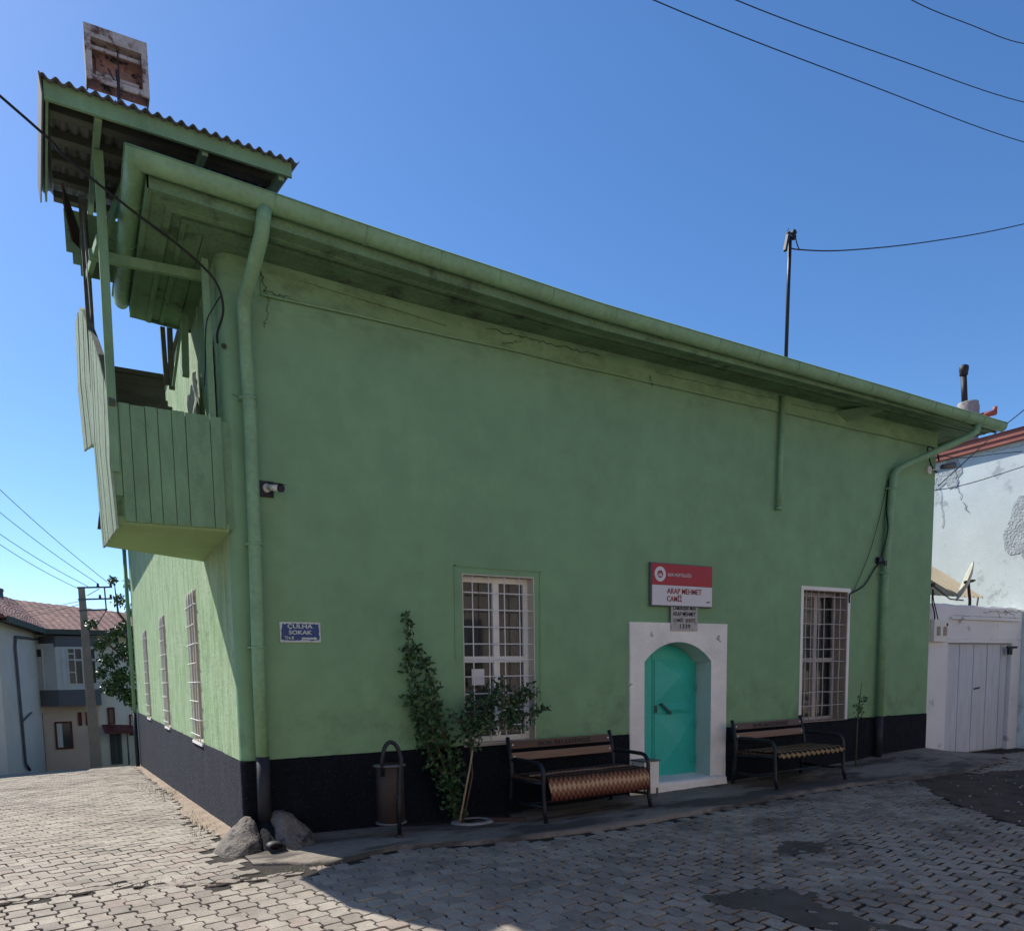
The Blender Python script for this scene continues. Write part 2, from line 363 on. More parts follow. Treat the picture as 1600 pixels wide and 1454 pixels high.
def text_mb(txt, origin, height, width=None, bold=.0, depth=.003, align='LEFT', ux=(1, 0, 0), uz=(0, 0, 1), lean=0):
    cu = bpy.data.curves.new('t', 'FONT'); cu.body = txt; cu.size = 1; cu.offset = bold; cu.resolution_u = 3; cu.extrude = .001
    ob = bpy.data.objects.new('t', cu); C.objects.link(ob)
    bpy.context.view_layer.update()
    me = bpy.data.meshes.new_from_object(ob.evaluated_get(bpy.context.evaluated_depsgraph_get()))
    V = [Vector(v.co) for v in me.vertices]; F = [tuple(p.vertices) for p in me.polygons]
    bpy.data.objects.remove(ob); bpy.data.curves.remove(cu); bpy.data.meshes.remove(me)
    xs = [v.x for v in V]; x0, x1 = min(xs), max(xs)
    sy = height / .73; sx = sy if width is None else width / (x1 - x0)
    off = {'LEFT': 0, 'CENTER': -(x1 - x0) * sx / 2, 'RIGHT': -(x1 - x0) * sx}[align]
    ux, uz = Vector(ux).normalized(), Vector(uz).normalized(); nn = ux.cross(uz)
    W = [Vector(origin) + ux * ((v.x - x0) * sx + off) + uz * (v.y * sy) + nn * (depth * (1 if v.z > 0 else 0)) for v in V]
    mb = MB(); mb.add(W, F); return mb
def jit(a): return random.uniform(-a, a)
def smooth01(t): t = max(0, min(1, t)); return t * t * (3 - 2 * t)
def lerp(a, b, t): return a + (b - a) * t
def interp(x, tab):
    if x <= tab[0][0]: return tab[0][1]
    for (x0, y0), (x1, y1) in zip(tab, tab[1:]):
        if x <= x1: return y0 + (y1 - y0) * (x - x0) / (x1 - x0)
    return tab[-1][1]
def inside(p, poly):
    x, y = p; r = False; n = len(poly)
    for i in range(n):
        x0, y0 = poly[i]; x1, y1 = poly[(i + 1) % n]
        if (y0 > y) != (y1 > y) and x < (x1 - x0) * (y - y0) / (y1 - y0) + x0: r = not r
    return r

# ------------------------------------------------------------------ ground
def zg(x, y):
    w = 1 - smooth01((x - 1.5) / 4)
    d = 0
    if y > .5: d = -(min(y, 15.8) - .5) * .0495
    if y > 15.8: d -= (min(y, 25) - 15.8) * .1
    return -1.625 + d * w + .012 * noise.noise((x * .5, y * .5, 3))
def axis(lo, hi, near, st): 
    a = list(np.arange(near[0], near[1] + 1e-6, st)); s = st; v = near[0]; pre = []
    while v > lo: s *= 1.5; v -= s; pre.append(v)
    s = st; v = near[1]; post = []
    while v < hi: s *= 1.5; v += s; post.append(v)
    return pre[::-1] + a + post
gx = axis(-260, 260, (-8, 16), .5); gy = axis(-260, 300, (-9, 28), .5)
g = MB(); V = [(x, y, zg(x, y) - .012) for y in gy for x in gx]; nx = len(gx)
g.add(V, [(j * nx + i, j * nx + i + 1, (j + 1) * nx + i + 1, (j + 1) * nx + i) for j in range(len(gy) - 1) for i in range(nx - 1)], 0, True)
setting(part('ground', g, 'joint'))
EDGE = [(-.6, -.62), (.1, -1.05), (.45, -1.33), (1.19, -1.12), (2.27, -1.42), (3.49, -1.5), (4.66, -1.44), (5.8, -1.3), (6.83, -1.2), (8.21, -1.12), (9.3, -1.25), (10.4, -1.3), (12.4, -.95), (13.4, -.4)]
WALLZ = [(-.4, -1.65), (.1, -1.625), (.6, -1.605), (2.3, -1.655), (3.4, -1.645), (4.9, -1.6), (6.7, -1.59), (8.5, -1.54), (9.66, -1.49), (10.7, -1.42), (11.7, -1.40), (12.3, -1.5), (13.4, -1.62)]
def strip_edge(x): return interp(x, EDGE) + .05 * noise.noise((x * 2.3, 1, 0)) + .03 * noise.noise((x * 7, 2, 0))
def zstrip(x, v):   # v = 0 at the wall, 1 at the kerbless edge
    y = .02 + (strip_edge(x) - .02) * v
    z = lerp(interp(x, WALLZ), zg(x, y) + .004 + .021 * smooth01(x / 1.2), v ** .8) + .012 * noise.noise((x * 1.3, y * 1.7, 5)) + .006 * noise.noise((x * 5, y * 5, 8))
    return y, z
cs = MB()
def fn(u, v):
    x = lerp(-.12, 13.3, u)
    if v > .98:
        y, z = zstrip(x, 1); return (x, y - .004, zg(x, y) - .03)
    y, z = zstrip(x, min(1, v / .92)); return (x, y, z)
cs.grid(fn, 150, 13); setting(part('concrete_pavement', cs, 'concrete'))
DIRT = [(9.1, -1.36), (10.1, -1.3), (11.5, -1.6), (14.2, -1.75), (14.5, -6.5), (9.5, -5.6), (6.95, -3.72), (7.6, -2.8), (8.3, -2.1)]
MUD = [(2.51, -3.74), (2.72, -3.8), (2.95, -3.80), (3.12, -3.93), (3.24, -4.12), (3.02, -4.28), (3.1, -4.5), (2.98, -4.7), (3.14, -4.95), (3.0, -5.3), (2.75, -5.2), (2.72, -4.8), (2.6, -4.5), (2.62, -4.2), (2.47, -3.98)]
def flat_poly(poly, dz, rough_, step, mname, name):
    # a thin, uneven sheet of soil: dense grid clipped by a wobbling outline
    mb = MB(); xs = [p[0] for p in poly]; ys = [p[1] for p in poly]; idx = {}
    nx_ = int((max(xs) - min(xs)) / step) + 2; ny_ = int((max(ys) - min(ys)) / step) + 2
    def vid(i, j):
        if (i, j) not in idx:
            x = min(xs) + (i - .5) * step; y = min(ys) + (j - .5) * step
            idx[(i, j)] = len(mb.v); mb.v.append((x, y, zg(x, y) + dz + rough_ * noise.noise((x * 3, y * 3, 0)) + rough_ * .6 * noise.noise((x * 11, y * 11, 0))))
        return idx[(i, j)]
    for j in range(ny_):
        for i in range(nx_):
            x = min(xs) + i * step; y = min(ys) + j * step
            if inside((x + .07 * noise.noise((x * 3, y * 3, 9)) + .04 * noise.noise((x * 14, y * 14, 1)), y + .07 * noise.noise((x * 3, y * 3, 4)) + .04 * noise.noise((x * 14, y * 14, 2))), poly) and not (name == 'mud_patch' and noise.noise((x * 7, y * 7, 11)) + .5 * noise.noise((x * 19, y * 19, 3)) > .38):
                mb.f.append((vid(i, j), vid(i + 1, j), vid(i + 1, j + 1), vid(i, j + 1))); mb.mi.append(0); mb.sm.append(True)
    return part(name, mb, mname)
setting(flat_poly(DIRT, .0, .02, .05, 'dirt', 'dirt_ground'))
setting(flat_poly(MUD, .007, .004, .012, 'mud', 'mud_patch'))
setting(flat_poly([(4.0, -3.05), (4.5, -2.9), (4.75, -3.15), (4.4, -3.35), (4.05, -3.25)], .006, .003, .012, 'mud', 'mud_patch'))
# dry soil verge along the side wall
vg = MB()
def fn(u, v):
    y = lerp(.1, 15.6, u); w = .16 + .10 * noise.noise((y * 1.1, 0, 2)) + .05 * noise.noise((y * 4, 0, 2)) + .15 * (1 - smooth01(abs(y - 2.2) / 2.5))
    x = -.0 - w * v
    return (x, y, zg(x, y) + .035 * (1 - v) ** .7 + (.0 if v < 1 else -.02) + .008 * noise.noise((x * 9, y * 9, 0)))
vg.grid(fn, 160, 5); setting(part('soil_verge', vg, 'sand'))

# interlocking zigzag pavers, each with its own bevel, tilt and height
def paver_field(name, org, ang, Lp, Wp, test, xr, yr, gap=.004, dark=0):
    ca, sa = math.cos(ang), math.sin(ang); V = []; F = []
    amp = .016; us = [0, .07, .43, .57, .93, 1]; hs0 = [0, amp, amp, -amp, -amp, 0]
    R = 26; rng = random.Random(3)
    nu = int(R / Lp); nw = int(R / Wp)
    for j in range(-nw, nw):
        sh = (j % 2) * .5 * Lp; sg = 1 if j % 2 == 0 else -1
        for i in range(-nu, nu):
            u0 = i * Lp + sh; w0 = j * Wp
            cx_, cy_ = u0 + Lp / 2, w0 + Wp / 2
            X = org[0] + cx_ * ca - cy_ * sa; Y = org[1] + cx_ * sa + cy_ * ca
            if not (xr[0] < X < xr[1] and yr[0] < Y < yr[1]) or not test(X, Y): continue
            gp = (gap + .0065 * smooth01((X - .4) / 2.6)) * rng.uniform(.6, 1.6)
            ring = []
            # lower edge follows the wave of this row, upper edge the same wave one row on (opposite phase with the half-bond)
            low = [(u0 + u * Lp, w0 + sg * h) for u, h in zip(us, hs0)]
            high = [(u0 + u * Lp, w0 + Wp + sg * h) for u, h in zip(us, hs0)]
            poly = low + high[::-1]
            dz = rng.gauss(0, .0018) + .010 * noise.noise((X * .9, Y * .9, 7)); tx = rng.gauss(0, .008); ty = rng.gauss(0, .008)
            dx = rng.gauss(0, .0018); dy = rng.gauss(0, .0018); rz = rng.gauss(0, .008)
            o = len(V)
            for k, (ins, dep) in enumerate(((gp + .003, 0), (gp, -.004), (gp, -.035))):
                fx = 1 - 2 * ins / Lp; fy = 1 - 2 * ins / Wp
                for (a, b) in poly:
                    a2 = (a - cx_) * fx; b2 = (b - cy_) * fy
                    a3 = a2 - b2 * rz + dx; b3 = b2 + a2 * rz + dy
                    px = X + a3 * ca - b3 * sa; py = Y + a3 * sa + b3 * ca
                    V.append((px, py, zg(px, py) + dz + dep + a3 * tx + b3 * ty))
            F.append(tuple(o + q for q in range(12)))
            for r_ in (0, 12):
                for q in range(12):
                    F.append((o + r_ + q, o + r_ + 12 + q, o + r_ + 12 + (q + 1) % 12, o + r_ + (q + 1) % 12))
    me = bpy.data.meshes.new(name); me.from_pydata(V, [], F); me.materials.append(M['paver']); me.update()
    ob = bpy.data.objects.new(name, me); C.objects.link(ob); setting(ob); return ob
def crackline(x): return interp(x, [(-9, -.9), (-2.0, -1.06), (-1.2, -1.06), (-.5, -1.42), (.3, -1.4)])
def strip_test(x, y): return y < strip_edge(x) - .07 if -.6 < x < 13.4 else True
def main_test(x, y):
    if x < .3 and y > crackline(x) - .11: return False
    if x >= .1 and y > -.35: return False
    if not strip_test(x, y): return False
    if inside((x, y), DIRT): return False
    return True
def left_test(x, y): return y > crackline(x) + .09 and x < -.16 - .08 * noise.noise((y, 0, 4)) - .14 * (1 - smooth01(abs(y - 2.2) / 2.5)) and not (x > -.42 and y < -.05 and y > -.62) and not (x > -.05 and y < -.05 and y > -.75)
paver_field('paving', (1.0, -3.0), rad(-81), .188, .148, main_test, (-4.5, 15.5), (-8.5, .2), .006)
paver_field('street_paving', (-2, 3), rad(14), .205, .142, left_test, (-8, .2), (-1.6, 17), .0055)
# broken paver edge along the joint between the two fields
bk = MB()
for k in range(46):
    x = -2.3 + k * .055; y = crackline(x) + jit(.05); s_ = random.uniform(.03, .075)
    if x > .15: continue
    n = random.randint(5, 7); P = []
    for q in range(n):
        a = 2 * math.pi * q / n; r = s_ * random.uniform(.7, 1.1); px, py = x + r * math.cos(a) * 1.5, y + r * math.sin(a) * .8
        P.append((px, py, zg(px, py) - .012 + jit(.01)))
    bk.prism(P, (0, 0, .016 + jit(.005)))
setting(part('broken_paving', bk, 'paver'), 'stuff')
# tufts of grass by the side wall and in the crack
gr = MB()
for (cx_, cy_, n, sx, sy, h) in ((-.2, 5.6, 110, .12, .7, .09), (-.22, 2.0, 90, .1, .9, .06), (-.28, 1.0, 60, .1, .4, .05), (.05, -1.36, 70, .2, .06, .035), (-.3, 7.6, 60, .15, .5, .06), (-1.0, -1.12, 30, .4, .05, .03)):
    for k in range(n):
        x, y = cx_ + random.gauss(0, sx), cy_ + random.gauss(0, sy)
        if x > -.02 and y > 0: continue
        z = zg(x, y); a = random.uniform(0, 6.28); l = h * random.uniform(.5, 1.4); w = .004
        gr.add([(x - w * math.sin(a), y + w * math.cos(a), z), (x + w * math.sin(a), y - w * math.cos(a), z), (x + .5 * l * math.cos(a), y + .5 * l * math.sin(a), z + l)], [(0, 1, 2)])
setting(part('grass', gr, 'grass'), 'stuff')
# loose stones and litter of the dirt ground
st = MB()
for k in range(420):
    if k < 330: x, y = random.uniform(7, 14), random.uniform(-5.5, -1.4)
    else: x, y = random.uniform(-1.5, 7), random.uniform(-4.8, -.6)
    if k < 330 and not inside((x, y), DIRT): continue
    r = random.uniform(.006, .022) * (1 if k < 330 else .6); z = zg(x, y)
    st.lathe((x, y, z), [(0, -.4 * r), (r, 0), (r * .7, .6 * r), (0, .8 * r)], 5, 0, Matrix.Rotation(random.random() * 3, 3, 'Z') @ Matrix.Diagonal((1, .7, 1)))
setting(part('gravel', st, 'pale_concrete'), 'stuff')

# ------------------------------------------------------------------ the mosque
XR, YB = 11.71, 14.95; ZP = -.8; ZT = 4.075; RC = .11
mosque = thing('mosque', 'long green plastered building with black plinth, white arched door surround and wooden balcony', 'mosque', (5.8, 7.4, -1.62))
W1 = (2.53, 3.51, -.79, 1.175); W2 = (8.385, 9.45, -.81, 1.22); DR = (5.02, 6.72, ZP, .62)
SW = [(2.52, 3.38), (6.48, 7.25), (10.5, 11.36)]; SZ = (-.8, 1.2)
def holed(mb, fix, a0, a1, z0, z1, holes, axis_, mi, flip, step=1.2):
    # a wall plane cut into cells, leaving out rectangular holes
    As = sorted(set([a0, a1] + [h for H in holes for h in H[:2]])); Zs = sorted(set([z0, z1] + [h for H in holes for h in H[2:] if z0 <= h <= z1]))
    for a, b in zip(As, As[1:]):
        for c, d in zip(Zs, Zs[1:]):
            m_ = ((a + b) / 2, (c + d) / 2)
            if any(H[0] < m_[0] < H[1] and H[2] < m_[1] < H[3] for H in holes): continue
            P = [(a, c), (b, c), (b, d), (a, d)]
            Vv = [(p[0], fix, p[1]) if axis_ == 1 else (fix, p[0], p[1]) for p in P]
            mb.add(Vv, [(3, 2, 1, 0) if flip else (0, 1, 2, 3)], mi)
w = MB()
holed(w, 0, RC, XR, ZP, ZT, [W1, W2, DR], 1, 0, False)
arc = [(RC - RC * math.cos(t), RC - RC * math.sin(t)) for t in [math.pi / 2 * k / 8 for k in range(9)]]
for (x0, y0), (x1, y1) in zip(arc, arc[1:]): w.add([(x0, y0, ZP), (x1, y1, ZP), (x1, y1, ZT), (x0, y0, ZT)], [(0, 1, 2, 3)], 0, True)
w.add([(XR, 0, ZP - .9), (XR, YB, ZP - .9), (XR, YB, ZT), (XR, 0, ZT)], [(0, 1, 2, 3)])
part('wall', w, 'front', mosque)
w = MB(); holed(w, 0, RC, YB, ZP, ZT, [(a, b, *SZ) for a, b in SW], 0, 0, True); w.add([(0.003, RC, ZT), (0.003, YB, ZT), (0.003, YB, 4.36), (0.003, RC, 4.36)], [(3, 2, 1, 0)])
w.add([(0, YB, ZP - 1.8), (XR, YB, ZP - 1.8), (XR, YB, ZT), (0, YB, ZT)], [(3, 2, 1, 0)])
part('wall', w, 'side', mosque, label='sun bleached and streaked side wall')
# plinth: proud of the wall, hand-painted wavy top edge
def plinth_run(mb, pts, zb, nz=2):
    n = len(pts)
    for k in range(n - 1):
        (x0, y0, nx0, ny0), (x1, y1, nx1, ny1) = pts[k], pts[k + 1]
        t0, t1 = [ZP + .018 * noise.noise((q[0] * 2.1 + q[1] * 1.3, q[1], 1)) + .012 * noise.noise((q[0] * 9 + q[1] * 7, 0, 1)) for q in (pts[k], pts[k + 1])]
        d = .014
        A, B = (x0 + nx0 * d, y0 + ny0 * d), (x1 + nx1 * d, y1 + ny1 * d)
        mb.add([(*A, zb), (*B, zb), (*B, t1), (*A, t0), (x1, y1, t1), (x0, y0, t0)], [(0, 1, 2, 3), (3, 2, 4, 5)], 0, False)
def run_x(a, b, n): return [(lerp(a, b, k / n), 0, 0, -1) for k in range(n + 1)]
side = [(0, lerp(YB, .05, k / 90), -1, 0) for k in range(91)]
cor = [(.05 - .05 * math.cos(t), .05 - .05 * math.sin(t), -math.cos(t), -math.sin(t)) for t in [math.pi / 2 * k / 5 for k in range(6)]]
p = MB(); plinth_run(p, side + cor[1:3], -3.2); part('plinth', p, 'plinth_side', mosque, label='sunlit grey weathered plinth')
p = MB(); plinth_run(p, cor[2:] + run_x(.05, 4.98, 110)[1:], -3.2); part('plinth', p, 'plinth', mosque)
p = MB(); plinth_run(p, run_x(6.74, XR, 110), -2.2); part('plinth', p, 'plinth', mosque)
# eaves: boards parallel to the wall, mitred at the corner, and a stepped outer board
ZS = 3.965
EY = 1.77     # the side eave stops behind the balcony
def gz(x): return interp(x, [(-.74, 4.235), (.35, 4.19), (1.18, 4.15), (1.95, 4.118), (2.63, 4.095), (3.29, 4.068), (3.93, 4.045), (7.13, 4.02), (9.3, 4.005), (10.46, 3.99), (12.3, 3.975)])
XE = XR + .58
def zs(x, o):    # height of the soffit at offset o from the wall: it follows the sagging gutter at its outer edge
    zin = 3.975 + .06 * smooth01(1 - x / 2.5); zout = max(3.925, gz(x) - .125); return lerp(zin, zout, min(1, o / .63))
def eave_strip(mb, o0, o1, dz, t=.02):
    n = 30; P = []
    for k in range(n + 1):
        a = lerp(-o0, XE, k / n), lerp(-o1, XE, k / n)
        P.append(((a[0], -o0, zs(a[0], o0) + dz), (a[1], -o1, zs(a[1], o1) + dz)))
    V = [q for pr in P for q in pr]; V += [(x, y, z + t) for x, y, z in V]; m2 = 2 * (n + 1); F = []
    for k in range(n): F += [(2 * k, 2 * k + 2, 2 * k + 3, 2 * k + 1), (2 * k + 1, 2 * k + 3, m2 + 2 * k + 3, m2 + 2 * k + 1), (2 * k + 2, 2 * k, m2 + 2 * k, m2 + 2 * k + 2)]
    mb.add(V, [f[::-1] for f in F])
    z0, z1 = zs(-o0, o0) + dz, zs(-o1, o1) + dz
    mb.prism([(-o0, -o0, z0), (-o1, -o1, z1), (-o1, EY, z1), (-o0, EY, z0)], (0, 0, t))
for (a, b, dz) in ((-.13, .13, 0), (.137, .295, .003), (.302, .44, -.002)):
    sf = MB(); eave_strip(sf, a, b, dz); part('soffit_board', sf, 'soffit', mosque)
sf = MB(); eave_strip(sf, .0, .62, .032, .01); part('leak_backing', sf, 'soffit', mosque)  # backing added above the boards to stop sky light leaking through their gaps
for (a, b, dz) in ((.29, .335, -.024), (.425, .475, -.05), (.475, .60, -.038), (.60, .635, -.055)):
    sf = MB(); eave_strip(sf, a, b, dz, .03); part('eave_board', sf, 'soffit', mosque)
sf = MB(); sf.prism([(-.63, EY, 4.06), (-.63, EY, 4.2), (-.0, EY, 4.3), (-.0, EY, 4.01)], (0, .02, 0)); part('eave_end', sf, 'soffit', mosque)
fb = MB(); n = 30
V = [(lerp(-.637, XE, k / n), -.637, q) for k in range(n + 1) for q in (zs(lerp(-.637, XE, k / n), .63) - .055, gz(lerp(-.637, XE, k / n)) + .02)]
fb.add(V, [(2 * k, 2 * k + 2, 2 * k + 3, 2 * k + 1) for k in range(n)]); part('fascia', fb, 'soffit', mosque)
fb = MB(); fb.prism([(-.637, -.637, zs(-.63, .63) - .055), (-.637, EY, zs(-.63, .63) - .055), (-.637, EY, 4.25), (-.637, -.637, 4.25)], (.015, 0, 0)); part('fascia', fb, 'soffit', mosque)
fb = MB(); fb.prism([(XE, -.63, 3.9), (XE, 8, 3.9), (XE, 8, 4.03), (XE, -.63, 4.03)], (.015, 0, 0)); part('fascia', fb, 'soffit', mosque)
fb = MB(); fb.prism([(XR, 0, 3.975), (XE, -.6, 3.94), (XE, 8, 3.94), (XR, 8, 3.975)], (0, 0, .02)); part('soffit_board', fb, 'soffit', mosque)
# frieze band under the eaves with its thin lip and cracks
fz = MB()
def zm(x): return 3.725 + .015 * noise.noise((x * .8, 0, 7))
xs = [.40 + (XR - .40) * k / 60 for k in range(61)]
for a, b in zip(xs, xs[1:]):
    fz.add([(a, -.018, zm(a)), (b, -.018, zm(b)), (b, -.022, zs(b, 0) - .002), (a, -.022, zs(a, 0) - .002)], [(0, 1, 2, 3)], 0, True)
    fz.add([(a, .0, zm(a)), (b, .0, zm(b)), (b, -.018, zm(b)), (a, -.018, zm(a))], [(0, 1, 2, 3)], 0, True)
fz.add([(.40, 0, zm(.4)), (.40, -.018, zm(.4)), (.40, -.022, 3.98), (.40, 0, 3.98)], [(0, 1, 2, 3)])
fr = part('frieze', fz, 'front', mosque)
lip = MB(); lip.tube([(x, -.026, zm(x)) for x in xs], .012, 6); part('moulding', lip, 'gutter', fr)
# cracks: thin dark slivers standing a hair proud of the plaster
class CrackSet(list):
    pass
def crack(sets, p, q, wd, y, n=9, wob=.03):
    mb = MB(); sets.append(mb); wd *= .6; wob *= .6; n = int(n * 1.5)
    P = [(lerp(p[0], q[0], k / n) + (jit(wob) if 0 < k < n else 0), lerp(p[1], q[1], k / n) + (jit(wob) if 0 < k < n else 0)) for k in range(n + 1)]
    for a, b in zip(P, P[1:]):
        ww = wd * random.uniform(.4, 1.2); mb.beam((a[0], y, a[1]), (b[0], y, b[1]), .003, ww, up=(0, 0, 1) if abs(a[0] - b[0]) > abs(a[1] - b[1]) else (1, 0, 0))
ck = CrackSet()
crack(ck, (.40, 3.93), (.47, 3.66), .012, -.03); crack(ck, (.47, 3.66), (.42, 3.42), .007, -.003); crack(ck, (.42, 3.76), (.72, 3.74), .008, -.03)
crack(ck, (.78, 3.93), (2.4, 3.83), .006, -.026, 26, .006); crack(ck, (3.1, 3.78), (3.35, 3.84), .01, -.03); crack(ck, (2.9, 3.9), (4.5, 3.9), .014, -.027, 22, .03)
crack(ck, (5.3, 3.8), (5.35, 3.68), .012, -.03); crack(ck, (5.4, 3.86), (7.7, 3.88), .007, -.027, 30, .02)
crack(ck, (8.0, 3.87), (9.0, 3.88), .006, -.027, 14, .02); pass
for q in ck: part('crack', q, 'crack', fr)
# rear side eave
re = MB(); re.box((-.56, 4.7, 3.93), (-.002, YB + .3, 3.97)); re.box((-.60, 4.7, 3.9), (-.56, YB + .3, 4.08)); part('eave_board', re, 'soffit', mosque)
# gutters: half-round troughs with seams
GY = -.708
gt = MB()
XG = [-.72 + k * .2 for k in range(66)]
# front trough; starts at the mitre
lipn = 9; r = .083
def tr_front(a, b, n):
    prof = [(-r - .012, .004), (-r - .006, .014)] + [(math.cos(math.pi + math.pi * k / lipn) * r, math.sin(math.pi + math.pi * k / lipn) * r * 1.3) for k in range(lipn + 1)] + [(r, .03)]
    m_ = len(prof); V = []
    for i in range(n + 1):
        x = lerp(a, b, i / n)
        for (o, zz) in prof:
            xx = x if i else min(x, GY + o) if False else (GY + o if i == 0 and a < 0 else x)
            V.append((xx, GY + o, gz(x) + zz))
    gt.add(V, [(i * m_ + k, (i + 1) * m_ + k, (i + 1) * m_ + k + 1, i * m_ + k + 1) for i in range(n) for k in range(m_ - 1)], 0, True)
    return prof
prof = tr_front(-.74, 12.33, 60)
m_ = len(prof); V = []
NL = 12
for i in range(NL + 1):
    y = lerp(-.74, EY + .02, i / NL)
    for (o, zz) in prof: V.append((GY + o, GY + o if i == 0 else y, gz(-.74) + zz))
gt.add(V, [(i * m_ + k, i * m_ + k + 1, (i + 1) * m_ + k + 1, (i + 1) * m_ + k) for i in range(NL) for k in range(m_ - 1)], 0, True)
gt.add([(GY + o, EY + .02, gz(-.74) + zz) for o, zz in prof[1:]], [tuple(range(m_ - 1))]); gt.add([(12.33, GY + o, gz(12.33) + zz) for o, zz in prof[1:]], [tuple(range(m_ - 1))])
gutter = part('gutter', gt, 'gutter', mosque)
so = gutter.modifiers.new('sheet', 'SOLIDIFY'); so.thickness = .004; so.offset = 0
seam = MB()
for x in [.38, 1.22, 1.98, 2.65, 3.3, 4.15, 4.95, 5.75, 6.45, 7.2, 8.0, 8.75, 9.6, 10.3, 10.75, 11.2, 11.65]:
    seam.tube([(x, GY + math.cos(math.pi + math.pi * k / 10) * (r + .003), gz(x) + math.sin(math.pi + math.pi * k / 10) * (r * 1.3 + .003)) for k in range(11)], .008, 6)
for y in (-.15, .5, 1.15):
    seam.tube([(GY + math.cos(math.pi + math.pi * k / 10) * (r + .003), y, gz(-.74) + math.sin(math.pi + math.pi * k / 10) * (r * 1.3 + .003)) for k in range(11)], .008, 6)
part_each('seam', seam, 'gutter', gutter)
# roof: low hipped, corrugated sheet whose wave just shows over the gutter
rf = MB(); SL = .24
def hip(x, y):
    d = min(x + .70, y + .70, 12.3 - x, 15.3 - y); return 4.2 + SL * max(0, d)
xs_ = np.linspace(-.70, 12.3, 80); ys_ = np.linspace(-.70, 15.3, 90)
def zroof(x, y):
    base = 4.215 + (gz(x) - 4.22) * math.exp(-(y + .7) / 1.5) + SL * max(0, min(x + .7, y + .7, 12.3 - x, 15.3 - y))
    return base
V = [(x, y, zroof(x, y)) for y in ys_ for x in xs_]
F = []
for j in range(len(ys_) - 1):
    for i in range(len(xs_) - 1):
        xm, ym = (xs_[i] + xs_[i + 1]) / 2, (ys_[j] + ys_[j + 1]) / 2
        if xm < -.02 and 1.7 < ym < 4.7: continue
        if xm < -.02 and 0: continue
        k = j * 80 + i; F.append((k, k + 1, k + 81, k + 80))
rf.add(V, F, 0, True)
cw = MB()
def wave(u, v):
    x = lerp(-.68, 12.28, u); y = -.735 + .5 * v
    up = .018 * smooth01((x - 3.2) / .3) * (1 - smooth01((x - 4.5) / .4))
    return (x, y, gz(x) + .012 + up + .011 * math.sin(2 * math.pi * x / .09) + .24 * (y + .735))
cw.grid(wave, 1160, 1)
roof = part('roof', rf, 'corrugated', mosque); part('eave_sheet', cw, 'corrugated', roof)
# loose brace board under the front eave
br = MB(); br.prism([(8.98, -.01, 3.9), (9.28, -.012, 3.80), (9.72, -.46, 3.925), (9.44, -.46, 3.925)], (0, -.02, .012)); part('brace_board', br, 'soffit', mosque)
# downpipes
def pipe(name, pts, rr, mname, clamps=(), label=None):
    m_ = MB(); m_.tube(pts, rr, 14)
    o = part(name, m_, mname, mosque, label=label)
    if clamps:
        c = MB()
        for (x, y, z) in clamps: c.tube([(x, y, z - .014), (x, y, z + .014)], rr + .007, 14); c.box((x - .09, y - .004, z - .01), (x - .05, .0, z + .01))
        part_each('clamp', c, mname, o)
    return o
pipe('downpipe', [(.30, GY, 4.10), (.285, -.70, 4.0), (.275, -.66, 3.9), (.24, -.42, 3.72), (.205, -.16, 3.55), (.21, -.10, 3.45), (.222, -.095, 2.5), (.21, -.095, 1.27), (.19, -.095, .2), (.185, -.095, -.76)], .064, 'gutter', [(.222, -.095, 2.7), (.215, -.095, 1.33), (.195, -.095, .33)])
pipe('downpipe', [(.185, -.095, -.755), (.18, -.095, -1.5)], .068, 'black_pipe', label='black painted foot of the downpipe')
pipe('downpipe', [(11.6, GY, 3.9), (11.6, -.69, 3.78), (11.5, -.62, 3.70), (10.62, -.12, 3.27), (10.46, -.085, 3.18), (10.41, -.08, 3.08), (10.28, -.08, 1.5), (10.25, -.08, -.79)], .055, 'gutter', [(10.28, -.08, 1.55), (10.4, -.08, 2.9)])
pipe('downpipe', [(10.25, -.08, -.785), (10.24, -.08, -1.46)], .058, 'black_pipe', label='black painted foot of the downpipe')
v_ = pipe('vent_pipe', [(7.775, -.06, 3.93), (7.76, -.06, 3.2), (7.735, -.06, 2.36)], .036, 'gutter')
c = MB(); c.tube([(7.735, -.06, 2.33), (7.735, -.06, 2.375)], .044, 12); part_each('end_cap', c, 'gutter', v_)
pipe('downpipe', [(-.09, YB + .02, 3.9), (-.09, YB + .02, -.82)], .05, 'gutter'); pipe('downpipe', [(-.09, YB + .02, -.82), (-.09, YB + .02, -2.5)], .053, 'black_pipe')

